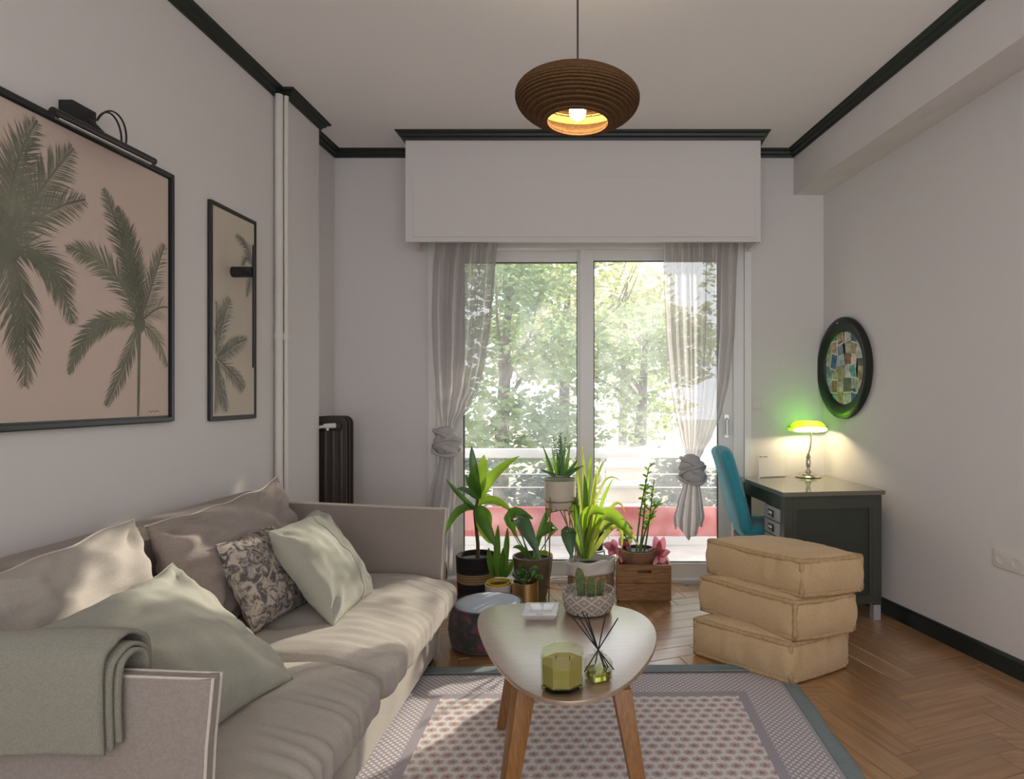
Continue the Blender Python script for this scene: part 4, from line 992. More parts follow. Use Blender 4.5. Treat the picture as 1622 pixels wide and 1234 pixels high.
# corn plant in a striped basket
Yp = 4.06; c = V((-.815, Yp, 0)); t = thing('potted_plant', 'broad-leaved plant in a black basket with tan band behind the pouf', 'plant', c)
for (za, zb, m_) in ((0, .105, 'ropeblack'), (.105, .168, 'ropetan'), (.168, .275, 'ropeblack')):
    rws = []
    k = max(2, round((zb-za)/.016))
    for i in range(k+1):
        z = za+(zb-za)*i/k; r = .112+.012*z/.275
        rws += [(r, z)] if i == k else [(r, z), (r+.006, z+(zb-za)/k*.5)]
    pr = [(.0005, za)]+rws if za == 0 else [(rws[0][0]-.012, za)]+rws
    pr += [(rws[-1][0]-.012, zb)]
    if za > .16: pr += [(.108, .24), (.0005, .235)]
    obj('basket_band', MB().lathe(pr, c, 36), M[m_], t, label={'ropetan': 'tan woven band', 'ropeblack': None}[m_] or None) if m_ == 'ropetan' else obj('basket_band', MB().lathe(pr, c, 36), M[m_], t)
soil(t, c, .106, .245)
cs_ = [V((c.x+.01, Yp, .245)), PL_(757, 862, Yp), PL_(752, 812, Yp), PL_(757, 790, Yp)]
obj('stem', MB().tube(cs_, [.014, .012, .011, .009], 9), M['stem'], t)
def LP(pl3, Y, w_, m, d=(0, 0, 0), **kw):
    a = [P(x, y, Y+dd) for (x, y), dd in zip(pl3, d)]
    return leaf(t, m, *a, w_/1000*Y, **kw)
LP([(761, 792), (772, 752), (824, 722)], Yp, 19, 'leafbright', (0, 0, .05), prof='broad', fold=.35)
LP([(760, 782), (762, 750), (767, 720)], Yp, 21, 'leafbright', (0, .04, .08), prof='broad', up=(0, -1, .1))
LP([(760, 790), (746, 760), (752, 736)], Yp, 18, 'leafdark', (0, -.05, -.06), prof='broad', up=(0, -1, .1))
LP([(758, 785), (748, 740), (747, 706)], Yp, 14, 'leafblue', (0, .02, .04), prof='broad', up=(.3, -1, .1))
LP([(755, 808), (730, 790), (706, 758)], Yp, 8, 'leafdark', (0, -.03, -.05), prof='strap')
LP([(754, 806), (722, 795), (706, 846)], Yp, 15, 'leafdark', (0, -.06, -.10), prof='broad')
LP([(753, 802), (766, 826), (786, 868)], Yp, 19, 'leafdark', (-.02, -.12, -.14), prof='broad', up=(.3, -1, .2))
LP([(757, 808), (764, 840), (778, 862)], Yp, 17, 'leafbright', (-.0, -.08, -.12), prof='broad', up=(-.5, -1, .2))
LP([(757, 800), (780, 780), (812, 812)], Yp, 15, 'leafbright', (0, -.02, -.05), prof='broad')
LP([(757, 802), (778, 812), (776, 838)], Yp, 12, 'leafdark', (0, .04, .08), prof='broad')
LP([(757, 792), (738, 770), (722, 775)], Yp, 10, 'leafblue', (0, .05, .1), prof='broad')
LP([(757, 790), (744, 768), (737, 752)], Yp, 9, 'leafdark', (0, .05, .1), prof='broad')
# arching plant in the olive pot
Yp = 4.03; c = V((-.448, Yp, 0)); t = thing('potted_plant', 'arching glossy leaves in an olive brown pot behind the gold pot', 'plant', c)
pot(t, 'pot', [(.0005, 0), (.085, 0), (.10, .06), (.118, .17), (.125, .235), (.128, .245), (.128, .275), (.116, .275), (.112, .24), (.0005, .23)], c, M['olive']); soil(t, c, .11, .243)
for pts, w_, m, d, kw in (([(838, 885), (800, 760), (856, 886)], 23, 'leafblue', (0, -.10, -.20), dict(prof='petiole')),
                      ([(840, 885), (776, 790), (844, 822)], 24, 'leafdark', (0, .02, -.12), dict(prof='petiole')),
                      ([(846, 885), (868, 770), (907, 800)], 10, 'leafdark', (0, .06, .10), dict(prof='strap')),
                      ([(848, 885), (905, 800), (848, 856)], 19, 'leafdark', (0, -.0, -.10), dict(prof='petiole')),
                      ([(850, 885), (862, 868), (872, 884)], 10, 'leafbright', (0, -.05, -.1), dict(prof='broad')),
                      ([(838, 885), (826, 862), (812, 868)], 10, 'leafdark', (0, -.03, -.06), dict(prof='broad'))): LP(pts, Yp, w_, m, d, **kw)
for a, b_, e in (((838, 886), (812, 850), (800, 815)), ((842, 886), (824, 840), (806, 812))): obj('stalk', MB().tube(bez(P(*a, Yp), P(*b_, Yp-.02), P(*e, Yp-.05), 8), .0028, 6), M['greenstem'], t)
# snake plant
Yp = 3.86; c = V((-.637, Yp, 0)); t = thing('potted_plant', 'snake plant in a white pot with yellow inner pot', 'plant', c)
pot(t, 'pot', potprof(.078, .084, .145), c, M['whitepot']); pot(t, 'inner_pot', [(.066, .12), (.074, .158), (.069, .158), (.062, .13), (.0005, .13)], c, M['yellow']); soil(t, c, .062, .137)
for (bx, tx, ty, w_, d) in ((789, 789, 832, 10, 0), (797, 804, 836, 9, .01), (783, 774, 868, 9, -.02), (793, 797, 868, 10, -.03), (799, 812, 888, 8, -.02), (785, 783, 880, 8, .03)):
    a, e = P(bx, 914, Yp+d), P(tx, ty, Yp+d*1.5); md = (a+e)*.5+V((.01*(1 if bx > 790 else -1), .0, 0))
    o = obj('leaf', leafmesh(a, md, e, w_/1000*Yp, prof='strap', up=(0, -1, .1), fold=.4), M['leafdark'], t, ang=180, recalc=False)
    mg = leafmesh(a, md, e, w_/1000*Yp, prof='strap', up=(0, -1, .1), fold=.4).v; n_ = len(mg)//5
    obj('leaf_margin', MB().tube([mg[i*5] for i in range(n_)]+[mg[i*5+4] for i in range(n_-1, -1, -1)], .0022, 5), M['leafyellow'], o)
# peperomia in gold pot
Yp = 3.83; c = V((-.471, Yp, 0)); t = thing('potted_plant', 'small bushy plant in a brushed gold pot', 'plant', c)
pot(t, 'pot', potprof(.078, .081, .168), c, M['gold']); soil(t, c, .072, .140)
r = random.Random(5)
for i in range(46):
    a = r.uniform(0, 6.28); q = r.uniform(.0, .085); z = .16+r.uniform(.0, .10)*(1-q/.13)+.01; b0 = c+V((q*.3*math.cos(a), q*.3*math.sin(a), .145)); p = c+V((q*math.cos(a), q*math.sin(a), z)); e = p+V((math.cos(a), math.sin(a), r.uniform(-.2, .6)))*r.uniform(.025, .04)
    leaf(t, 'leafdark' if r.random() < .8 else 'leafblue', p, (p+e)/2+V((0, 0, .01)), e, .032, prof='broad', up=(math.cos(a)*.4, -.5, .8), n=7)
obj('stem', MB().tube([c+V((0, 0, .14)), c+V((0, 0, .21))], .004, 6).tube([c+V((.01, 0, .14)), c+V((.04, -.01, .20))], .003, 6).tube([c+V((-.01, 0, .14)), c+V((-.04, -.01, .20))], .003, 6), M['greenstem'], t)
# wire stand and cream pot
Yp = 4.02; c = V((-.273, Yp, 0)); t = thing('plant_stand', 'copper wire plant stand holding the cream pot', 'stand', c)
obj('ring', MB().tube([c+V((.108*math.cos(2*pi*i/36), .108*math.sin(2*pi*i/36), .63)) for i in range(36)], .004, 7, closed=True), M['copper'], t)
obj('ring', MB().tube([c+V((.115*math.cos(2*pi*i/36), .115*math.sin(2*pi*i/36), .10)) for i in range(36)], .0035, 7, closed=True), M['copper'], t)
for k in range(4):
    a = pi/4+k*pi/2+.25; obj('leg', MB().tube([c+V((.108*math.cos(a), .108*math.sin(a), .66)), c+V((.122*math.cos(a), .122*math.sin(a), 0))], .0042, 7), M['copper'], t)
for k in range(2):
    a = pi/4+k*pi/2+.25; d = V((math.cos(a), math.sin(a), 0))
    obj('brace', MB().tube([c-d*.113+V((0, 0, .565)), c+d*.113+V((0, 0, .565))], .004, 7), M['copper'], t)
t = thing('potted_plant', 'spiky succulent in a cream pot raised on the wire stand', 'plant', c+V((0, 0, .57)))
cp = c+V((0, 0, .57))
pot(t, 'pot', [(.0005, 0), (.05, 0), (.080, .012), (.096, .045), (.100, .09), (.1005, .19), (.094, .19), (.090, .165), (.0005, .16)], cp, M['cream'])
obj('rim', MB().tube([cp+V((.1005*math.cos(2*pi*i/40), .1005*math.sin(2*pi*i/40), .192)) for i in range(40)], .0045, 7, closed=True), M['greenrim'], t); soil(t, cp, .09, .168)
for (bx, mx, my, tx, ty, w_, m, d) in ((876, 872, 735, 858, 703, 6, 'leafdark', -.03), (882, 878, 725, 874, 708, 6, 'leafbright', .0), (888, 890, 730, 888, 690, 9, 'leafblue', .02), (893, 900, 730, 903, 700, 8, 'leafdark', .03),
                                   (896, 908, 740, 915, 728, 8, 'leafdark', -.03), (898, 915, 740, 925, 738, 8, 'leafblue', -.04), (885, 884, 730, 882, 712, 7, 'leafdark', .04), (880, 868, 748, 855, 744, 6, 'leafblue', -.04), (890, 892, 725, 896, 706, 7, 'leafblue', -.02), (875, 866, 735, 864, 718, 5, 'leafbright', .03)):
    leaf(t, m, P(bx, 754, Yp+d), P(mx, my, Yp+d), P(tx, ty, Yp+d*1.6), w_/1000*Yp, prof='taper', up=(0, -1, .2), fold=.6)
r = random.Random(3)
for i in range(7):
    a = P(880+r.uniform(-4, 10), 752, Yp+.02); e = P(876+i*4+r.uniform(-3, 3), 690+r.uniform(-12, 20), Yp+.05)
    sp_ = obj('sprig', MB().tube([a, (a+e)/2+V((r.uniform(-.01, .01), 0, 0)), e], .0015, 5), M['greenstem'], t)
    lb = MB()
    for k in range(9):
        p = a.lerp(e, .4+.065*k); d = V((r.choice((-1, 1))*.8, r.uniform(-.5, .5), .5)).normalized(); lb.add(*(lambda q: (q.v, q.f))(leafmesh(p, p+d*.010+V((0, 0, .003)), p+d*.018, .008, n=5, prof='broad')))
    obj('leaflets', lb, M['leafblue'], sp_, recalc=False, ang=180, kind='stuff')
# white bag plant
Yp = 4.03; c = V((-.078, Yp, 0)); t = thing('potted_plant', 'long yellow-green arching leaves in a white paper bag and tan basket', 'plant', c)
def bagp(r, zf): return lambda u, v: tuple(c+V(((r+.010*mn.noise(V((math.cos(2*pi*u)*2, math.sin(2*pi*u)*2, v*3))))*math.cos(2*pi*u), (r+.010*mn.noise(V((math.cos(2*pi*u)*2, math.sin(2*pi*u)*2, v*3+4))))*math.sin(2*pi*u), zf(u, v))))
obj('basket', MB().lathe([(.0005, 0), (.135, 0), (.145, .05), (.148, .19), (.140, .19), (.135, .02), (.0005, .015)], c, 40), M['burlap'], t)
for a in (-1.0, -2.2): obj('handle', MB().tube([c+V((.15*math.cos(a-.12), .15*math.sin(a-.12), .10)), c+V((.158*math.cos(a-.1), .158*math.sin(a-.1), .16)), c+V((.158*math.cos(a+.1), .158*math.sin(a+.1), .16)), c+V((.15*math.cos(a+.12), .15*math.sin(a+.12), .10))], .006, 7), M['ropetan'], t)
o = obj('paper_bag', MB().grid(bagp(.156, lambda u, v: .165+.022*math.sin(2*pi*u+2.6)+.085*v+.006*math.sin(u*40)*v), 80, 8, cu=True), M['bag'], t, ang=180); q = o.modifiers.new('thickness', 'SOLIDIFY'); q.thickness = .006
obj('bag_lining', MB().grid(bagp(.138, lambda u, v: .15+.105*v+.006*math.sin(u*30)*v), 60, 6, cu=True), M['bag'], t, ang=180)
soil(t, c, .132, .205)
r = random.Random(9)
for (bx, mx, my, tx, ty, w_, m, d, pr) in (
    (928, 945, 765, 1000, 852, 24, 'leafbright', -.10, 'petiole'), (926, 960, 770, 1012, 866, 15, 'leafyellow', -.06, 'strap'), (922, 890, 800, 906, 884, 24, 'leafblue', -.10, 'petiole'), (925, 915, 790, 958, 815, 22, 'leafbright', -.14, 'petiole'),
    (924, 900, 770, 915, 800, 18, 'leafdark', -.05, 'petiole'), (930, 925, 740, 922, 703, 6, 'leafyellow', .0, 'strap'), (930, 940, 740, 960, 728, 5, 'leafyellow', .03, 'strap'), (932, 945, 720, 985, 765, 4, 'leafyellow', .04, 'strap'),
    (930, 930, 745, 938, 715, 6, 'leafbright', -.02, 'strap'), (928, 915, 740, 912, 722, 6, 'leafyellow', -.03, 'strap'), (930, 938, 790, 945, 742, 7, 'leafyellow', .02, 'strap'), (930, 950, 790, 972, 757, 6, 'leafbright', .02, 'strap'),
    (932, 975, 760, 990, 812, 6, 'leafyellow', .03, 'strap'), (934, 990, 790, 985, 870, 9, 'leafyellow', -.02, 'strap'), (920, 905, 800, 898, 765, 6, 'leafbright', .02, 'strap'), (926, 930, 780, 925, 750, 8, 'leafdark', -.04, 'strap'), (930, 955, 800, 1002, 838, 18, 'leafdark', .04, 'petiole')):
    leaf(t, m, P(bx, 885, Yp+d*.2), P(mx, my, Yp+d), P(tx, ty, Yp+d*1.7), w_/1000*Yp, prof=pr, fold=.3)
for (a, b_, e) in (((918, 884), (904, 840), (886, 806)), ((922, 884), (900, 850), (893, 806)), ((926, 884), (930, 840), (940, 800)), ((915, 884), (908, 830), (900, 812)), ((928, 884), (938, 850), (948, 812))):
    obj('stalk', MB().tube(bez(P(*a, Yp), P(*b_, Yp-.03), P(*e, Yp-.06), 8), .005, 6), M['strawstem'], t)
# small black pot on low stand
Yp = 4.25; c = V((-.042, Yp, 0)); t = thing('plant_stand', 'low black wire stand under the small black pot', 'stand', c)
obj('ring', MB().tube([c+V((.05*math.cos(2*pi*i/24), .05*math.sin(2*pi*i/24), .25)) for i in range(24)], .004, 6, closed=True), M['black'], t)
for k in range(3): obj('leg', MB().tube([c+V((.05*math.cos(k*2.1), .05*math.sin(k*2.1), .25)), c+V((.07*math.cos(k*2.1), .07*math.sin(k*2.1), 0))], .004, 6), M['black'], t)
t = thing('potted_plant', 'small black pot with trailing strands behind the paper bag', 'plant', c+V((0, 0, .256)))
c2 = c+V((0, 0, .256)); pot(t, 'pot', potprof(.042, .053, .145, .005, .02), c2, M['blackpot'], 28); soil(t, c2, .046, .116)
for i in range(9):
    a = i*.7; b0 = c2+V((0, 0, .12)); m_ = c2+V((.05*math.cos(a), .04*math.sin(a)-.01, .24)); e = c2+V((.085*math.cos(a), .05*math.sin(a)-.02, .06+.05*(i % 3)))
    leaf(t, 'leafyellow' if i % 2 else 'leafbright', b0, m_, e, .012, prof='strap')
# crate
Yf = 3.95; cx0, cx1, cz1, cyb = .088, .428, .232, 4.22
t = thing('wooden_crate', 'brown wooden crate with handle slot, right of the plants', 'crate', ((cx0+cx1)/2, (Yf+cyb)/2, 0))
sl0, sl1 = .215, .305
fb = MB().box(cx0, sl0, Yf, Yf+.014, .122, cz1).box(sl1, cx1, Yf, Yf+.014, .122, cz1).box(sl0, sl1, Yf, Yf+.014, .122, .183).box(sl0, sl1, Yf, Yf+.014, .200, cz1)
obj('board', fb, M['crate'], t, smooth=False); obj('board', MB().box(cx0, cx1, Yf, Yf+.014, .012, .118), M['crate'], t, smooth=False, bevel=.002)
for z0, z1 in ((.012, .118), (.122, cz1)):
    obj('board', MB().box(cx0, cx1, cyb-.014, cyb, z0, z1), M['crate'], t, smooth=False, bevel=.002)
    for x in (cx0, cx1-.014): obj('board', MB().box(x, x+.014, Yf+.015, cyb-.015, z0, z1), M['crate'], t, smooth=False, bevel=.002)
for x in (cx0+.016, cx1-.046):
    for y in (Yf+.016, cyb-.046): obj('corner_post', MB().box(x, x+.03, y, y+.03, .012, cz1-.01), M['crate'], t, smooth=False)
obj('bottom', MB().box(cx0+.015, cx1-.015, Yf+.015, cyb-.015, .0, .012), M['crate'], t, smooth=False)
# euphorbia in the crate
Yp = 4.07; c = V((.228, Yp, .03)); t = thing('potted_plant', 'tall leafy stems in a brown terracotta pot inside the wooden crate', 'plant', c)
pot(t, 'pot', [(.0005, 0), (.07, 0), (.085, .12), (.098, .20), (.104, .21), (.116, .24), (.116, .275), (.104, .275), (.095, .24), (.0005, .235)], c, M['terracotta'])
soil(t, c, .094, .248)
obj('inner_pot', MB().lathe([(.096, .262), (.103, .279), (.099, .279), (.092, .25)], c, 32), M['blackpot'], t)
r = random.Random(21)
for (b_, m_, e) in (((1008, 880), (1010, 820), (1028, 740)), ((1014, 880), (1018, 840), (1042, 795)), ((1012, 880), (1022, 820), (1022, 770)), ((1019, 880), (1026, 850), (1036, 760)), ((1000, 880), (998, 862), (985, 838))):
    pts = bez(P(*b_, Yp), P(*m_, Yp), P(*e, Yp+r.uniform(-.03, .03)), 12); o = obj('stem', MB().tube(pts, [.0075-.0004*i for i in range(12)], 7), M['greenstem'], t)
    for k in range(16):
        q = .5+.5*k/15; i = min(10, int(q*11)); p = pts[i].lerp(pts[i+1], q*11-i); a = r.uniform(0, 6.28); d = V((math.cos(a), math.sin(a)*.7, r.uniform(.1, .7))).normalized()*r.uniform(.03, .05)
        obj('leaf', leafmesh(p, p+d*.5+V((0, 0, .006)), p+d, .017, n=6, prof='broad'), M['leafbright' if r.random() < .45 else 'leafdark'], o, recalc=False, ang=180)
# pink plant
c = V((.325, 4.14, .03)); t = thing('potted_plant', 'pink-leaved plant in a dark pot at the rear of the wooden crate', 'plant', c)
pot(t, 'pot', potprof(.04, .052, .17, .005, .02), c, M['blackpot'], 28); soil(t, c, .046, .141)
def pink(bx, by, tips, Y):
    for (x, y, w_) in tips:
        a = P(bx, by, Y); e = P(x, y, Y-.02); leaf(t, 'leafpink', a, (a+e)/2+V((0, -.01, .012)), e, w_/1000*Y, prof='broad', up=(0, -1, .35), n=8)
obj('stalk', MB().tube(bez(c+V((0, 0, .14)), c+V((.02, -.02, .24)), P(1040, 880, 4.1), 8), .003, 6).tube(bez(c+V((0, 0, .14)), c+V((-.14, .04, .24)), P(972, 868, 4.17), 8), .003, 6).tube(bez(c+V((0, 0, .14)), c+V((-.1, .04, .24)), P(988, 866, 4.17), 8), .003, 6), M['leafpink'], t)
pink(1043, 880, [(1027, 870, 13), (1037, 848, 15), (1052, 850, 15), (1062, 874, 13), (1055, 895, 13), (1034, 896, 11)], 4.1)
pink(974, 870, [(955, 862, 14), (964, 880, 14), (985, 880, 12), (970, 854, 13)], 4.14); pink(988, 866, [(982, 850, 13), (1001, 850, 15), (999, 870, 13), (984, 892, 13)], 4.14)

# ------------------------------------------------------------------ desk, chair, lamp, card
dn = V((1.02, 3.55, 0)); th = math.radians(8); e1 = V((math.cos(th), math.sin(th), 0)); e2 = V((-math.sin(th), math.cos(th), 0))
TD = Matrix(((e1.x, e2.x, 0, dn.x), (e1.y, e2.y, 0, dn.y), (0, 0, 1, 0), (0, 0, 0, 1)))
def dbox(*a): return MB().box(*a, T=TD)
t = thing('desk', 'small dark grey-green writing desk with glossy top against the right wall', 'desk', dn)
DW, DL, DZ = .595, .685, .75
obj('desktop', dbox(-.012, DW+.012, -.012, DL, DZ-.026, DZ), M['desktop'], t, smooth=False, bevel=.004)
obj('side_panel', dbox(.05, DW-.055, .012, .020, .12, DZ-.10), M['deskpanel'], t, smooth=False)
fr = dbox(.05, DW-.055, 0, .03, DZ-.10, DZ-.027).box(.05, DW-.055, 0, .03, .10, .15, T=TD).box(.05, .075, .004, .03, .15, DZ-.10, T=TD).box(DW-.08, DW-.055, .004, .03, .15, DZ-.10, T=TD)
obj('side_frame', fr, M['desk'], t, smooth=False)
for x in (0, DW-.055):
    for y in (0, DL-.06):
        o = obj('leg', dbox(x, x+.05, y, y+.05, .09, DZ-.027), M['desk'], t, smooth=False, bevel=.003)
        ft = dbox(x+.003, x+.047, y+.003, y+.047, 0, .09) if True else None
        obj('foot', ft, M['foot'], o, smooth=False, bevel=.003, label='pale grey metal foot cap')
# drawer pedestal on the chair side
obj('pedestal', dbox(.012, DW-.06, .051, .285, .17, DZ-.03), M['desk'], t, smooth=False)
zs = [(.565, .640), (.480, .558), (.395, .473), (.18, .388)]
obj('apron', dbox(.004, .02, .05, DL-.06, DZ-.105, DZ-.027), M['desk'], t, smooth=False)
for za, zb in zs:
    d_ = obj('drawer', dbox(-.004, .011, .060, .278, za, zb), M['drawer'], t, smooth=False, bevel=.003)
    zc = (za+zb)/2
    hb = dbox(-.011, -.0045, .135, .205, zc-.020, zc+.020)
    hh = obj('label_holder', hb, M['black'], d_, smooth=False, bevel=.002)
    obj('label_card', dbox(-.0125, -.0112, .147, .193, zc-.003, zc+.012), M['cardw'], d_, smooth=False)
    obj('pull', MB().tube([TD @ V((-.012, .150, zc-.014)), TD @ V((-.026, .170, zc-.016)), TD @ V((-.012, .190, zc-.014))], .004, 7), M['metal'], d_)
obj('back_rail', dbox(DW-.05, DW-.03, .05, DL-.06, .45, DZ-.03), M['desk'], t, smooth=False)
# chair
cb = V((.98, 4.07, 0)); t = thing('chair', 'teal upholstered chair facing the desk', 'chair', cb)
def cd(p, nr):
    k = (p.z+.26)/.52
    return V((-.115*k-.02*k*k+.02*math.cos(p.y*6), 0, -.03*abs(p.y/.19)**3*sm(k*1.5-.5)+.0))
obj('backrest', rbox((.885, 4.07, .70), (.042, .195, .268), .036, (3, 12, 14), cd), M['teal'], t, ang=180)
obj('seat', rbox((1.06, 4.07, .43), (.19, .195, .045), .035, (12, 12, 2), lambda p, nr: V((0, 0, .012*max(0, nr.z)*(1-(p.x/.2)**2)))), M['teal'], t, ang=180)
obj('seat_frame', MB().box(.88, 1.24, 3.89, 4.25, .365, .39), M['black'], t, smooth=False)
for sx, sy in ((-1, -1), (-1, 1), (1, -1), (1, 1)): obj('leg', leg((1.06+sx*.15, 4.07+sy*.15, .38), (1.06+sx*.19, 4.07+sy*.17, 0), .036, .024, 0), M['stem'], t, bevel=.003)
# banker lamp
lc = V((1.368, 4.205, DZ)); t = thing('bankers_lamp', 'lit brass desk lamp with green glass shade in the corner', 'lamp', lc)
obj('base', MB().lathe([(.0005, 0), (.082, 0), (.085, .006), (.080, .012), (.066, .016), (.062, .024), (.040, .029), (.020, .033), (.0005, .033)], lc, 40), M['chrome'], t)
obj('stem', MB().lathe([(.018, .031), (.022, .040), (.012, .050), (.010, .062), (.016, .075), (.018, .10), (.013, .125), (.017, .135), (.011, .145), (.007, .160), (.0005, .166)], lc, 24), M['chrome'], t)
lh = V((1.362, 4.20, 1.085))
obj('arm', MB().tube(bez(lc+V((0, 0, .155)), lc+V((.035, .02, .22)), lh+V((.03, .03, -.005)), 12)+[lh+V((.02, .0, .02))], .006, 9), M['brass'], t)
sx_ = V((math.cos(.12), math.sin(.12), 0)); sy_ = V((-math.sin(.12), math.cos(.12), 0))
def shade(r, ins, mname, nm, hl=.118):
    # elongated trough: upper part of an elongated ellipsoid, open below
    def f(u, v):
        a = pi*(v*1.16-.08); s = (u*2-1); k = (1-abs(s)**5)**.5 if abs(s) < .999 else .03
        k = max(k, .30)
        return lh+sx_*(s*hl)+sy_*(-math.cos(a)*r*1.0*(.55+.45*k))+V((0, 0, -.018+math.sin(a)*(r*.95)*k-ins))
    return f
fo = shade(.060, 0, '', '')
mb = MB().grid(lambda u, v: fo(u, .16+.84*v), 30, 20)
for e in (0, 1): 
    rim = [fo(e, j/21) for j in range(22)]; k = len(mb.v); mb.v += [tuple(p) for p in rim]; mb.f.append(tuple(range(k, k+22)))
obj('shade', mb, M['green'], t, label='glowing green glass shade')
obj('shade_rim', MB().grid(lambda u, v: fo(u, v*.165), 30, 5), M['milk'], t, label='white glowing lower rim of the shade')
bl = MB().lathe([(.0005, -.05), (.010, -.048), (.013, -.03), (.013, .03), (.010, .048), (.0005, .05)], lh+V((0, 0, .0)), 16, T=Matrix.Rotation(pi/2, 4, 'Y'))
obj('bulb', bl, M['bulb2'], t)
for s in (-1, 1): obj('knob', MB().tube([lh+sx_*(s*.116)+V((0, 0, .0)), lh+sx_*(s*.140)], [.006, .004], 9), M['brass'], t)
# card
t = thing('card_holder', 'small white card standing on the desk beside the lamp', 'card', (1.12, 4.20, DZ))
Tc = Matrix.Translation((1.125, 4.195, DZ)) @ Matrix.Rotation(.30, 4, 'Z') @ Matrix.Rotation(-.12, 4, 'X')
obj('card', MB().box(-.098, .098, 0, .006, .004, .152, T=Tc), M['cardw'], t, smooth=False, bevel=.002)
obj('base_strip', MB().box(-.098, .098, -.006, .012, 0, .006, T=Tc), M['metal'], t, smooth=False)
wb_ = MB()
for i, x in enumerate((-.084, -.077, -.066, -.058, -.051, -.044, -.037, -.030)): wb_.box(x, x+(.005 if i != 1 else .004), -.0008, 0, .134, .134+(.010 if i == 0 else .005), T=Tc)
obj('writing', wb_, M['hole'], t, smooth=False)
# switch and outlet
t = thing('light_switch', 'white light switch on the back wall by the balcony door', 'switch', (1.052, YB, 1.235))
obj('plate', MB().box(1.007, 1.097, YB-.010, YB, 1.19, 1.28), M['outlet'], t, bevel=.003); obj('rocker', MB().box(1.027, 1.077, YB-.016, YB-.010, 1.205, 1.265), M['outlet'], t, bevel=.003)
Yo = 2.935; wd = V((-.265, 1, 0)).normalized(); wn = V((-1, -.265, 0)).normalized(); oc = V((XR(Yo), Yo, .525))
To = Matrix(((wd.x, wn.x, 0, oc.x), (wd.y, wn.y, 0, oc.y), (wd.z, 0, 1, oc.z), (0, 0, 0, 1)))
t = thing('wall_outlet', 'white double power outlet on the right wall', 'outlet', oc)
obj('plate', MB().box(-.085, .085, 0, .010, -.043, .043, T=To), M['outlet'], t, bevel=.003)
for x in (-.042, .042):
    obj('socket', MB().lathe([(.0005, .006), (.017, .006), (.021, .0125), (.024, .0125), (.024, .010)], (0, 0, 0), 24, T=To @ Matrix.Translation((x, .0005, 0)) @ Matrix.Rotation(-pi/2, 4, 'X')), M['outlet'], t)
    for z in (-.008, .008): obj('hole', MB().tube([To @ V((x, .0067, z)), To @ V((x, .0075, z))], .003, 8), M['hole'], t)
# round collage frame
Yq = 4.115; fcn = V((XR(Yq), Yq, EYE-(583-625)/1000*Yq)); t = thing('round_collage', 'round black frame with a photo collage on the right wall above the lamp', 'picture', fcn)
Tf = Matrix(((wd.x, 0, wn.x, fcn.x), (wd.y, 0, wn.y, fcn.y), (0, 1, 0, fcn.z), (0, 0, 0, 1)))
SXF = .84
obj('frame', MB().lathe([(.235, .0), (.320, .0), (.332, .012), (.330, .028), (.310, .040), (.285, .043), (.262, .036), (.238, .020), (.235, .012)], (0, 0, 0), 64, T=Tf, sx=SXF, closed=True), M['dark'], t)
obj('backing', MB().lathe([(.0005, .010), (.24, .010)], (0, 0, 0), 48, T=Tf, sx=SXF), M['black'], t)
cols = [(.05, .12, .28), (.55, .52, .46), (.42, .30, .18), (.10, .34, .32), (.60, .58, .55), (.30, .22, .16), (.46, .42, .28), (.20, .26, .34), (.55, .36, .26), (.36, .40, .30), (.12, .10, .10), (.62, .50, .38), (.25, .12, .08), (.40, .46, .55)]
pm = [mat('photo_print', cc_, .4, var=.55, scale=28) for cc_ in cols]
r = random.Random(17); k = 0
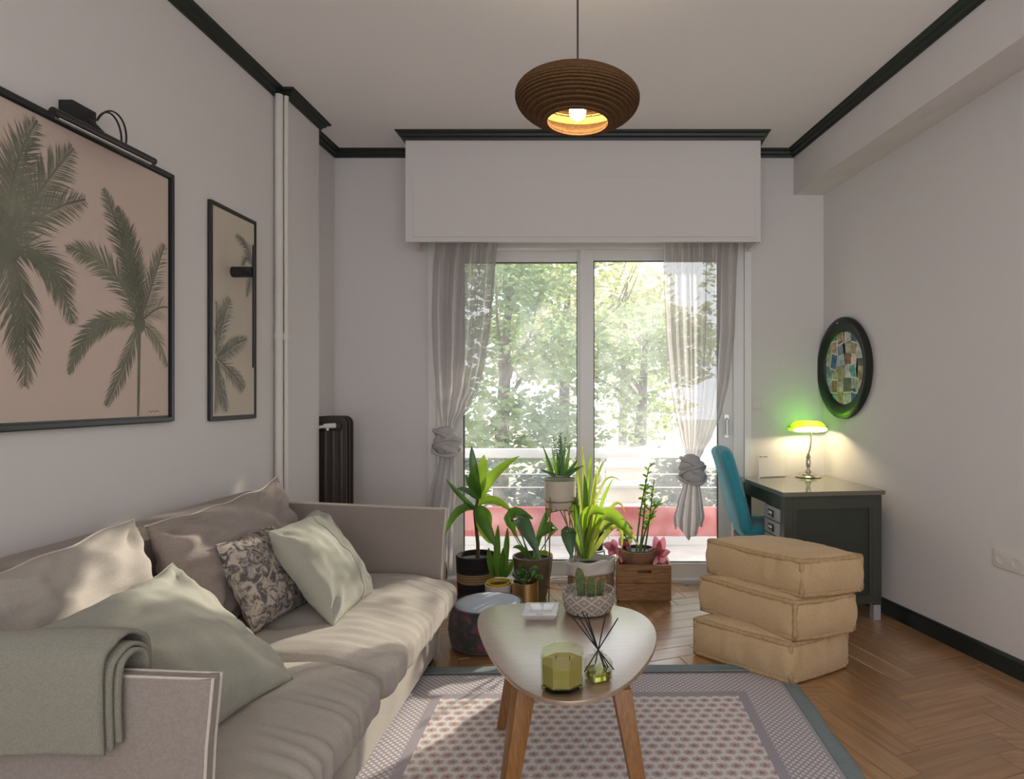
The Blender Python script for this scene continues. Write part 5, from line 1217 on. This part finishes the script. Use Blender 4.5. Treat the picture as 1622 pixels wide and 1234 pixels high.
for row in range(6):
    for col_ in range(6):
        x = (-.20+.080*col_+r.uniform(-.014, .014)); y = .20-.080*row+r.uniform(-.014, .014)
        hw, hh = r.uniform(.036, .050), r.uniform(.044, .060)
        if math.hypot(abs(x)+hw, abs(y)+hh) > .305:
            hw *= .75; hh *= .75
            if math.hypot(abs(x)+hw, abs(y)+hh) > .305: continue
        a = r.uniform(-.25, .25); T2 = Tf @ Matrix.Diagonal((SXF, 1, 1, 1)) @ Matrix.Translation((x, y, .0105+.0012*(k % 5))) @ Matrix.Rotation(a, 4, 'Z')
        o = obj('photo', MB().box(-hw, hw, -hh, hh, 0, .001, T=T2), pm[k % len(pm)], t, smooth=False); k += 1
        if k % 3 == 0: obj('photo_border', MB().box(-hw, hw, hh*.85, hh, .001, .0014, T=T2).box(-hw, hw, -hh, -hh*.85, .001, .0014, T=T2).box(-hw, -hw*.85, -hh, hh, .001, .0014, T=T2).box(hw*.85, hw, -hh, hh, .001, .0014, T=T2), M['cardw'], o, smooth=False)
obj('hanger', MB().lathe([(.0005, .004), (.005, .003), (.006, 0)], (0, 0, 0), 12, T=Tf @ Matrix.Translation((.03, .295, .042))), M['metal'], t)

# ------------------------------------------------------------------ pendant
pc = V((-.09, 2.25, 2.355)); t = thing('pendant_lamp', 'brown layered cardboard pendant lamp hanging from the ceiling', 'lamp', (pc.x, pc.y, CZ))
Hh, Rr_ = .097, .222; nl = 17; thk = .0074
for i in range(nl):
    z = -.083+i*(.083+.056)/(nl-1); ro = Rr_*math.sqrt(max(.04, 1-(z/(Hh if z < 0 else .0735))**2)); ri = max(.03, ro-.045)
    if i == 0: ro = max(ro, .125); ri = .108
    ri = min(ri, ro-.012)
    if z < 0: ri = max(.108, ri)
    obj('shade_ring', MB().lathe([(ri, z-thk/2), (ro-.001, z-thk/2), (ro, z-thk/4), (ro, z+thk/4), (ro-.001, z+thk/2), (ri, z+thk/2)], pc, 64, closed=True), M['card'], t, ang=25)
obj('shade_lining', MB().lathe([(.112, -.080), (.145, -.060), (.172, -.025), (.176, 0), (.172, .025), (.15, .044)], pc, 48, cap=False), mat('glow_tinted_lining', (.62, .42, .12), .7, var=.3, scale=60, bump=.3, bscale=120), t, ang=180)  # gold colour carries the bulb's warm glow on the inner cardboard
obj('socket', MB().lathe([(.0005, .066), (.02, .066), (.022, .015), (.018, .005), (.0005, .005)], pc, 20), M['black'], t)
obj('bulb', MB().lathe([(.012, .008), (.016, -.008), (.027, -.03), (.030, -.046), (.026, -.063), (.014, -.074), (.0005, -.077)], pc, 24), M['bulb'], t)
obj('cord', MB().tube([pc+V((0, 0, .08)), V((pc.x, pc.y, CZ-.03))], .0035, 8), M['rad'], t)
obj('ceiling_rose', MB().lathe([(.0005, -.035), (.03, -.033), (.05, -.01), (.052, 0), (.0005, 0)], (pc.x, pc.y, CZ), 28), M['dark'], t)
